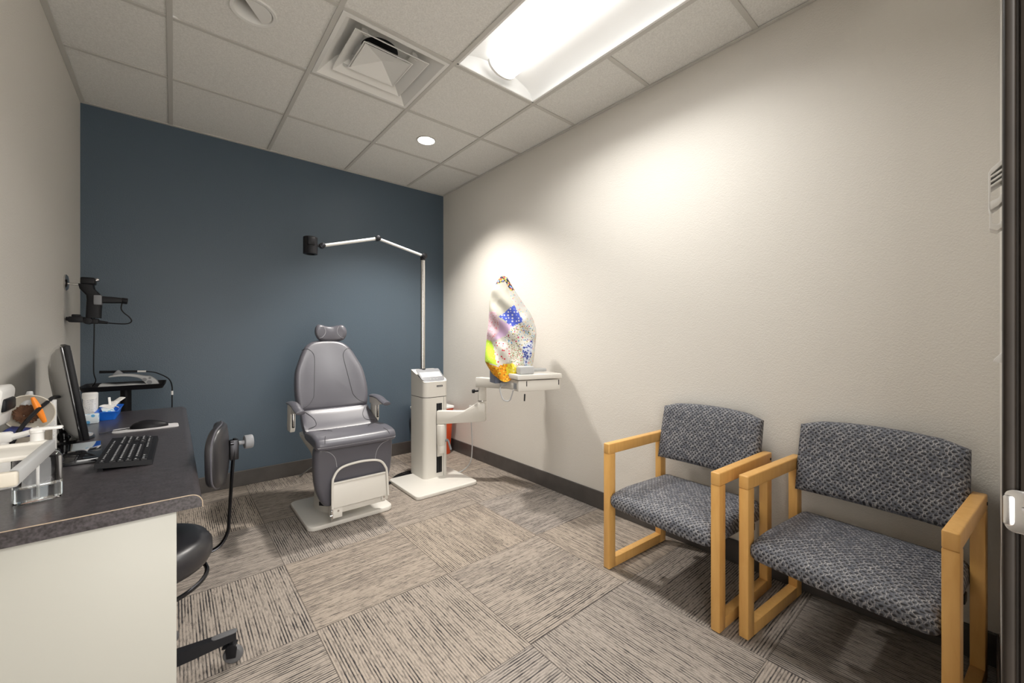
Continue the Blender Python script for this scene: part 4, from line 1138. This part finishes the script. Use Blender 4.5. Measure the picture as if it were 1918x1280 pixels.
# off-white rack on the left wall, in front of the desk
rk = thing('wall_rack', 'open off-white plastic rack fixed to the left wall at the near end of the desk', 'rack', (XL, 1.255, .93))
RX = -.208
bm = B()
box(bm, (XL, 1.105, .924), (RX + .002, 1.119, .950), .004, 3); part('front_rail', bm, M['beige'], rk)
bm = B(); box(bm, (RX - .012, 1.107, .922), (RX + .002, 1.405, .950), .004, 3); part('side_rail', bm, M['lgrey'], rk)
bm = B(); box(bm, (XL, 1.392, .922), (RX, 1.405, .950), .004, 3); box(bm, (XL, 1.28, .934), (RX - .01, 1.40, .944), .003); part('back_shelf', bm, M['offwhite'], rk)
bm = B(); box(bm, (XL, 1.10, .88), (XL + .008, 1.41, .99), .002); part('bracket', bm, M['beige'], rk)

# ------------------------------------------------------------------ tray table in the far left corner
ty_ = thing('tray_table', 'black pedestal tray table in the corner behind the desk', 'table', (-.228, 3.55, 0))
TZ = .868
bm = B(); prism(bm, rrect(.345, .27, .03, 5), .008, frame_mtx((-.228, 3.55, TZ), (1, 0, 0), (0, 1, 0)), .002)
def trg(z, g): return [Vector((-.228 + x, 3.55 + y, z)) for x, y in rrect(.345 + g, .27 + g, .03, 5)]
loft(bm, [trg(TZ, 0), trg(TZ + .028, .03), trg(TZ + .028, .036), trg(TZ - .002, .004)], cap=False)
part('tray', bm, M['black'], ty_)
bm = B(); cyl(bm, (-.228, 3.55, .02), (-.228, 3.55, TZ), .026, n=24); part('post', bm, M['black'], ty_)
bm = B(); lathe(bm, [(0, 0), (.17, 0), (.172, .006), (.16, .014), (.03, .03), (0, .03)], (-.228, 3.55, 0), 36); part('base', bm, M['black'], ty_)
# grey charging cradle with the handset on it
cr = thing('charging_cradle', 'grey curved instrument cradle on the black tray', 'instrument cradle', (-.215, 3.52, TZ + .008))
zz = TZ + .008
bm = B(); prism(bm, [(-.135, 0), (.11, 0), (.115, .012), (.02, .022), (-.06, .020), (-.105, .028), (-.12, .03)], .10, frame_mtx((-.215, 3.57, zz), (1, 0, 0), (0, 0, 1)), .004); part('base', bm, M['lgrey'], cr)
bm = B(); prism(bm, [(p.x, p.y) for p in spline([(-.085, .066, 0), (-.03, .070, 0), (.02, .064, 0), (.06, .048, 0), (.095, .004, 0), (.14, .0, 0), (.135, .03, 0), (.105, .060, 0), (.075, .066, 0), (.02, .080, 0), (-.03, .083, 0), (-.085, .074, 0)], 4)], .07, frame_mtx((-.215, 3.555, zz), (1, 0, 0), (0, 0, 1)), .003); part('handset_arm', bm, M['lgrey'], cr)
bm = B(); prism(bm, [(-.072, .078), (-.05, .108), (-.042, .108), (-.018, .082)], .03, frame_mtx((-.215, 3.535, zz), (1, 0, 0), (0, 0, 1)), .003); part('fin', bm, M['grey'], cr)
bm = B()
for a, b, r_ in ((.075, .044, .011), (.098, .026, .013), (.10, .053, .007)): cyl(bm, (-.215 + a, 3.4835, zz + b), (-.215 + a, 3.487, zz + b), r_, n=16)
part('button', bm, M['grey'], cr)
# black pen-shaped probe lying across, with its cord
pb_ = thing('probe', 'black pen shaped probe with white band lying across the grey cradle', 'probe', (-.21, 3.55, zz + .083))
bm = B(); cyl(bm, (-.345, 3.56, zz + .098), (-.175, 3.545, zz + .094), .0085, .007, n=14, bev=.001); part('body', bm, M['black'], pb_)
bm = B(); cyl(bm, (-.175, 3.545, zz + .094), (-.135, 3.542, zz + .092), .006, n=12); part('band', bm, M['white'], pb_, 'white band')
bm = B(); tube(bm, [(-.135, 3.542, zz + .092), (-.09, 3.54, zz + .082), (-.04, 3.53, zz + .052), (-.018, 3.50, zz + .028), (-.008, 3.46, zz - .01), (-.008, 3.45, zz - .06), (-.008, 3.45, .60)], .0035, 7, 7); part('cord', bm, M['black'], pb_)
bm = B(); cyl(bm, (-.008, 3.45, zz - .060), (-.008, 3.45, zz - .035), .006, n=10); part('cord_tag', bm, M['white'], pb_, 'white tag on the cord')

# ------------------------------------------------------------------ headset ophthalmoscope on the left wall
hp = thing('head_ophthalmoscope', 'black binocular headset hanging from a round hook on the left wall', 'eye instrument', (XL + .06, 3.42, 1.28))
hk = thing('wall_hook', 'round chrome wall hook holding the black headset', 'hook', (XL, 3.42, 1.495))
bm = B(); lathe(bm, [(0, 0), (.045, 0), (.046, .006), (.038, .012), (.012, .016), (0, .016)], (XL, 3.42, 1.497), 32, (1, 0, 0)); part('rosette', bm, M['chrome'], hk)
bm = B(); cyl(bm, (XL + .012, 3.42, 1.492), (XL + .07, 3.42, 1.488), .006, n=12); part('peg', bm, M['chrome'], hk)
def hpt(u, v, y=3.42):      # helper in the hanging plane
    return Vector((u, y, v))
bm = B(); box(bm, (-.405, 3.385, 1.492), (-.345, 3.455, 1.532), .008, 3); kb2 = part('rear_knob_housing', bm, M['black'], hp)
bm = B(); cyl(bm, (-.345, 3.42, 1.520), (-.333, 3.42, 1.526), .010, n=14); part('knob', bm, M['chrome'], kb2)
bm = B(); loft(bm, [[Vector((x + cx_, 3.42 + y, z)) for x, y in rrect(.062, .055, .012, 3)] for cx_, z in ((-.384, 1.494), (-.378, 1.465), (-.352, 1.430), (-.350, 1.405), (-.352, 1.36), (-.354, 1.305), (-.352, 1.300))]); part('headband', bm, M['black'], hp)
bm = B(); box(bm, (-.352, 3.380, 1.375), (-.318, 3.455, 1.432), .006, 2); part('pivot_block', bm, M['grey'], hp)
bm = B(); loft(bm, [[Vector((x, 3.42 + a, 1.408 + b)) for a, b in rrect(.05 - k * .1, h, .006, 3)] for x, h, k in ((-.330, .040, 0), (-.27, .036, .03), (-.236, .030, .08))]); part('optics_arm', bm, M['black'], hp)
bm = B(); cyl(bm, (-.238, 3.42, 1.408), (-.212, 3.42, 1.405), .018, n=18, bev=.003); part('adjuster', bm, M['black'], hp)
bm = B(); box(bm, (-.452, 3.39, 1.272), (-.392, 3.45, 1.305), .006, 2, mtx=None); cyl(bm, (-.376, 3.392, 1.282), (-.376, 3.448, 1.282), .020, n=18, bev=.003); box(bm, (-.375, 3.40, 1.265), (-.332, 3.44, 1.296), .006); cyl(bm, (-.332, 3.42, 1.277), (-.296, 3.42, 1.272), .010, .007, n=12); box(bm, (-.44, 3.40, 1.303), (-.405, 3.44, 1.318), .005)
box(bm, (-.462, 3.40, 1.28), (-.36, 3.44, 1.302), .004)
part('front_band', bm, M['black'], hp)
bm = B(); tube(bm, [(-.236, 3.42, 1.395), (-.240, 3.42, 1.360), (-.228, 3.42, 1.335), (-.205, 3.42, 1.31), (-.195, 3.42, 1.285), (-.212, 3.42, 1.270), (-.25, 3.42, 1.268), (-.30, 3.42, 1.272)], .0035, 7, 6); part('cord', bm, M['black'], hp)
bm = B(); tube(bm, [(-.352, 3.42, 1.305), (-.353, 3.425, 1.2), (-.355, 3.43, 1.1), (-.356, 3.44, .98), (-.35, 3.46, .93), (-.368, 3.50, .895)], .003, 6, 6); part('hanging_cord', bm, M['black'], hp)

# ------------------------------------------------------------------ stool behind the desk
so = thing('stool', 'black wheeled stool with low backrest tucked behind the desk', 'stool', (-.115, 1.815, 0))
SC = Vector((-.100, 1.800, 0))
bm = B(); lathe(bm, [(0, .415), (.175, .415), (.195, .425), (.205, .445), (.204, .478), (.190, .500), (.165, .509), (.10, .514), (0, .515)], SC, 48); part('seat', bm, M['blackvinyl'], so, smooth=60)
bm = B(); tube(bm, [SC + Vector((.205 * math.cos(a) * .92, .205 * math.sin(a) * .92, .372 + (.03 if abs(a + .2) > 1.3 else 0) * 0)) for a in [-2.3 + .25 * i for i in range(11)]] + [SC + Vector((.165, .06, .412))], .007, 8, 3); part('lift_ring', bm, M['darkmetal'], so)
bm = B(); cyl(bm, SC + Vector((0, 0, .12)), SC + Vector((0, 0, .30)), .028, n=20); cyl(bm, SC + Vector((0, 0, .28)), SC + Vector((0, 0, .416)), .018, n=20); part('gas_lift', bm, M['black'], so)
bm = B(); lathe(bm, [(0, .075), (.04, .075), (.045, .085), (.042, .125), (.03, .135), (0, .135)], SC, 24); part('hub', bm, M['black'], so)
for k in range(5):
    a = math.radians(0 + 72 * k); dv = Vector((math.cos(a), math.sin(a), 0)); sv = Vector((-dv.y, dv.x, 0)); c0 = SC + Vector((0, 0, 0))
    bm = B()
    rg = []
    for r_, z0, z1, w in ((.03, .075, .125, .022), (.15, .080, .118, .019), (.255, .088, .112, .017), (.272, .088, .112, .014)):
        rg.append([c0 + dv * r_ + sv * w + Vector((0, 0, z0)), c0 + dv * r_ + sv * w * .8 + Vector((0, 0, z1)), c0 + dv * r_ - sv * w * .8 + Vector((0, 0, z1)), c0 + dv * r_ - sv * w + Vector((0, 0, z0))])
    loft(bm, rg)
    lgp = part('leg', bm, M['black'], so, smooth=25)
    bm = B(); prism(bm, rrect(.075, .028, .013, 5), .004, frame_mtx(c0 + dv * .238 + Vector((0, 0, .1125)), dv, sv), .001); part('foot_tread', bm, M['tyre'], lgp)
    wc = c0 + dv * .255 + sv * .004
    bm = B(); cyl(bm, wc + Vector((0, 0, .07)), wc + Vector((0, 0, .09)), .008, n=12); 
    wv = (dv * math.cos(1.15) + sv * math.sin(1.15)) if k == 0 else (dv * math.cos(.6 * k) + sv * math.sin(.6 * k))
    wo = wc + Vector((-wv.y, wv.x, 0)) * -.010
    prism(bm, [(-.014, .0), (.014, 0), (.018, .035), (.010, .047), (-.010, .047), (-.018, .035)], .006, frame_mtx(wo - wv * .016 + Vector((0, 0, .030)), wv.cross(Vector((0, 0, 1))), (0, 0, 1)), .001)
    box(bm, (-.018, -.02, 0), (.018, .02, .006), .001, mtx=frame_mtx(wc + Vector((0, 0, .070)), wv, wv.cross(Vector((0, 0, 1)))))
    cst = part('caster', bm, M['black'], so)
    bm = B(); lathe(bm, [(0, -.012), (.018, -.012), (.027, -.010), (.0315, -.005), (.0315, .005), (.027, .010), (.018, .012), (0, .012)], wo + Vector((0, 0, .0325)), 28, wv); part('wheel', bm, M['tyre'], cst)
bm = B()
tube(bm, [SC + Vector((.05, .02, .408)), SC + Vector((.16, .045, .406)), SC + Vector((.222, .055, .412)), SC + Vector((.252, .062, .455)), SC + Vector((.258, .066, .52)), SC + Vector((.268, .075, .68)), SC + Vector((.276, .08, .80))], .009, 10, 6, flat=(1.2, .6), up=Vector((0, 1, 0))); part('back_bar', bm, M['darkmetal'], so)
BPc = SC + Vector((.242, .080, .750))
ob = smooth_outline([(0, .110), (.09, .104), (.14, .065), (.15, 0), (.135, -.07), (.08, -.105), (0, -.112), (-.08, -.105), (-.135, -.07), (-.15, 0), (-.14, .065), (-.09, .104)], 4)
ba = math.radians(-8)
def fbp(a, b, w):
    v = Vector((-w - 1.3 * a * a, a, b)); v.x += .03 * (b / .12) ** 2 * -.4
    c, s = math.cos(ba), math.sin(ba)
    return BPc + Vector((v.x * c - v.y * s, v.x * s + v.y * c, v.z))
pbk = Pillow(ob, .036, .016, .012, fbp, c=(0, 0)); bm = B(); pbk.build(bm); bp_ = part('backrest', bm, M['blackvinyl'], so, smooth=60)
bm = B(); P_ = [fbp(x * 1.002, y * 1.002, -.004) for x, y in ob]; tube(bm, P_ + [P_[0]], .003, 6, 0); part('piping', bm, M['leather'], bp_)
bm = B(); box(bm, tuple(BPc + Vector((.018, -.012, -.03))), tuple(BPc + Vector((.046, .014, .045))), .003); cyl(bm, BPc + Vector((.02, -.016, .035)), BPc + Vector((.03, -.016, .035)), .006, n=10); part('bracket', bm, M['darkmetal'], so)
bm = B(); kz = BPc + Vector((.046, -.001, .030)); cyl(bm, kz, kz + Vector((.025, .004, 0)), .008, n=12); cyl(bm, kz + Vector((.018, .003, 0)), kz + Vector((.046, .006, 0)), .026, n=24, bev=.004); part('adjust_knob', bm, M['grey'], so)

# ------------------------------------------------------------------ bits on the front wall beside the door
wb = thing('wall_bracket', 'white slotted plastic holder on the front wall beside the dark door jamb', 'holder', (1.62, YF, 1.45))
bm = B()
def yz(poly, x, d, bev=.001): prism(bm, poly, d, frame_mtx((x, 0, 0), (0, 1, 0), (0, 0, 1)), bev)
wx, wdp = 1.58, .06
yz([(-.020, 1.635), (.000, 1.615), (.0045, 1.605), (.0045, 1.52), (.0035, 1.512), (.0005, 1.512), (.0005, 1.600), (-.020, 1.622)], wx, wdp)
for k in range(3): yz([(-.020, 1.612 - k * .012), (.001, 1.596 - k * .012), (.001, 1.591 - k * .012), (-.020, 1.606 - k * .012)], wx, wdp)
yz([(.003, 1.530), (-.012, 1.537), (-.020, 1.552), (-.020, 1.530), (-.012, 1.518), (.003, 1.508)], wx, wdp)
yz([(.0030, 1.512), (.0030, 1.462), (-.010, 1.455), (-.020, 1.464), (-.020, 1.480), (-.010, 1.470), (-.0012, 1.474), (-.0012, 1.500)], wx, wdp)
part('holder_frame', bm, M['white'], wb)
sw_ = thing('light_switch', 'white light switch on the front wall beside the door jamb', 'switch', (1.35, YF, 1.09))
bm = B(); prism(bm, rrect(.075, .115, .006), .005, frame_mtx((1.35, YF, 1.14), (-1, 0, 0), (0, 0, 1)), .001); part('plate', bm, M['white'], sw_)
bm = B(); prism(bm, [(0, -.012), (0, .012), (.012, -.004), (.013, -.010)], .010, frame_mtx((1.345, YF + .004, 1.14), (0, 1, 0), (0, 0, 1)), .001); part('toggle', bm, M['white'], sw_)

# ------------------------------------------------------------------ light
def area(name, loc, rot, sx, sy, e, col):
    l = bpy.data.lights.new(name, 'AREA'); l.shape = 'RECTANGLE'; l.size, l.size_y = sx, sy; l.energy = e; l.color = col
    o = bpy.data.objects.new(name, l); o.location = loc; o.rotation_euler = rot; COL.objects.link(o); return o
sp = bpy.data.lights.new('downlight_beam', 'SPOT'); sp.energy = 178; sp.spot_size = math.radians(114); sp.spot_blend = .7; sp.shadow_soft_size = .06; sp.color = (1, .95, .88)
so_ = bpy.data.objects.new('downlight_beam', sp); so_.location = ((G[2] + G[3]) / 2, (R[0] + R[1]) / 2, HC_ - .012); COL.objects.link(so_)
# the troffer's louvred output: aimed down, cut off sideways
tl_ = area('troffer_light', (xc, (y0 + y1) / 2, HC_ + .002), (0, 0, 0), .24, 1.06, 17, (1, .985, .955)); tl_.data.spread = math.radians(146)
# added fill lamp, unseen outside the door, brightens the room through the opening
area('doorway_fill', (.4, -1.1, 2.5), (math.radians(35), 0, 0), 1.2, .6, 40, (1, .96, .9))

w = bpy.data.worlds.new('World'); S.world = w; w.use_nodes = True
w.node_tree.nodes['Background'].inputs[0].default_value = (1, .97, .92, 1)
w.node_tree.nodes['Background'].inputs[1].default_value = 4.2

# ------------------------------------------------------------------ camera
cd = bpy.data.cameras.new('camera'); co = bpy.data.objects.new('camera', cd); COL.objects.link(co)
cd.sensor_width = 36; cd.lens = 756.96 / 1918 * 36
cd.shift_x = (959 - 977.1) / 1918; cd.shift_y = -(640 - 633.6) / 1918
co.location = (0, 0, 1.182); co.rotation_euler = (PI / 2, 0, -.7108)
cd.clip_start = .01
S.camera = co
S.view_settings.view_transform = 'Standard'; S.view_settings.look = 'None'; S.view_settings.gamma = 1
S.view_settings.use_curve_mapping = False
S.view_settings.exposure = 0.36
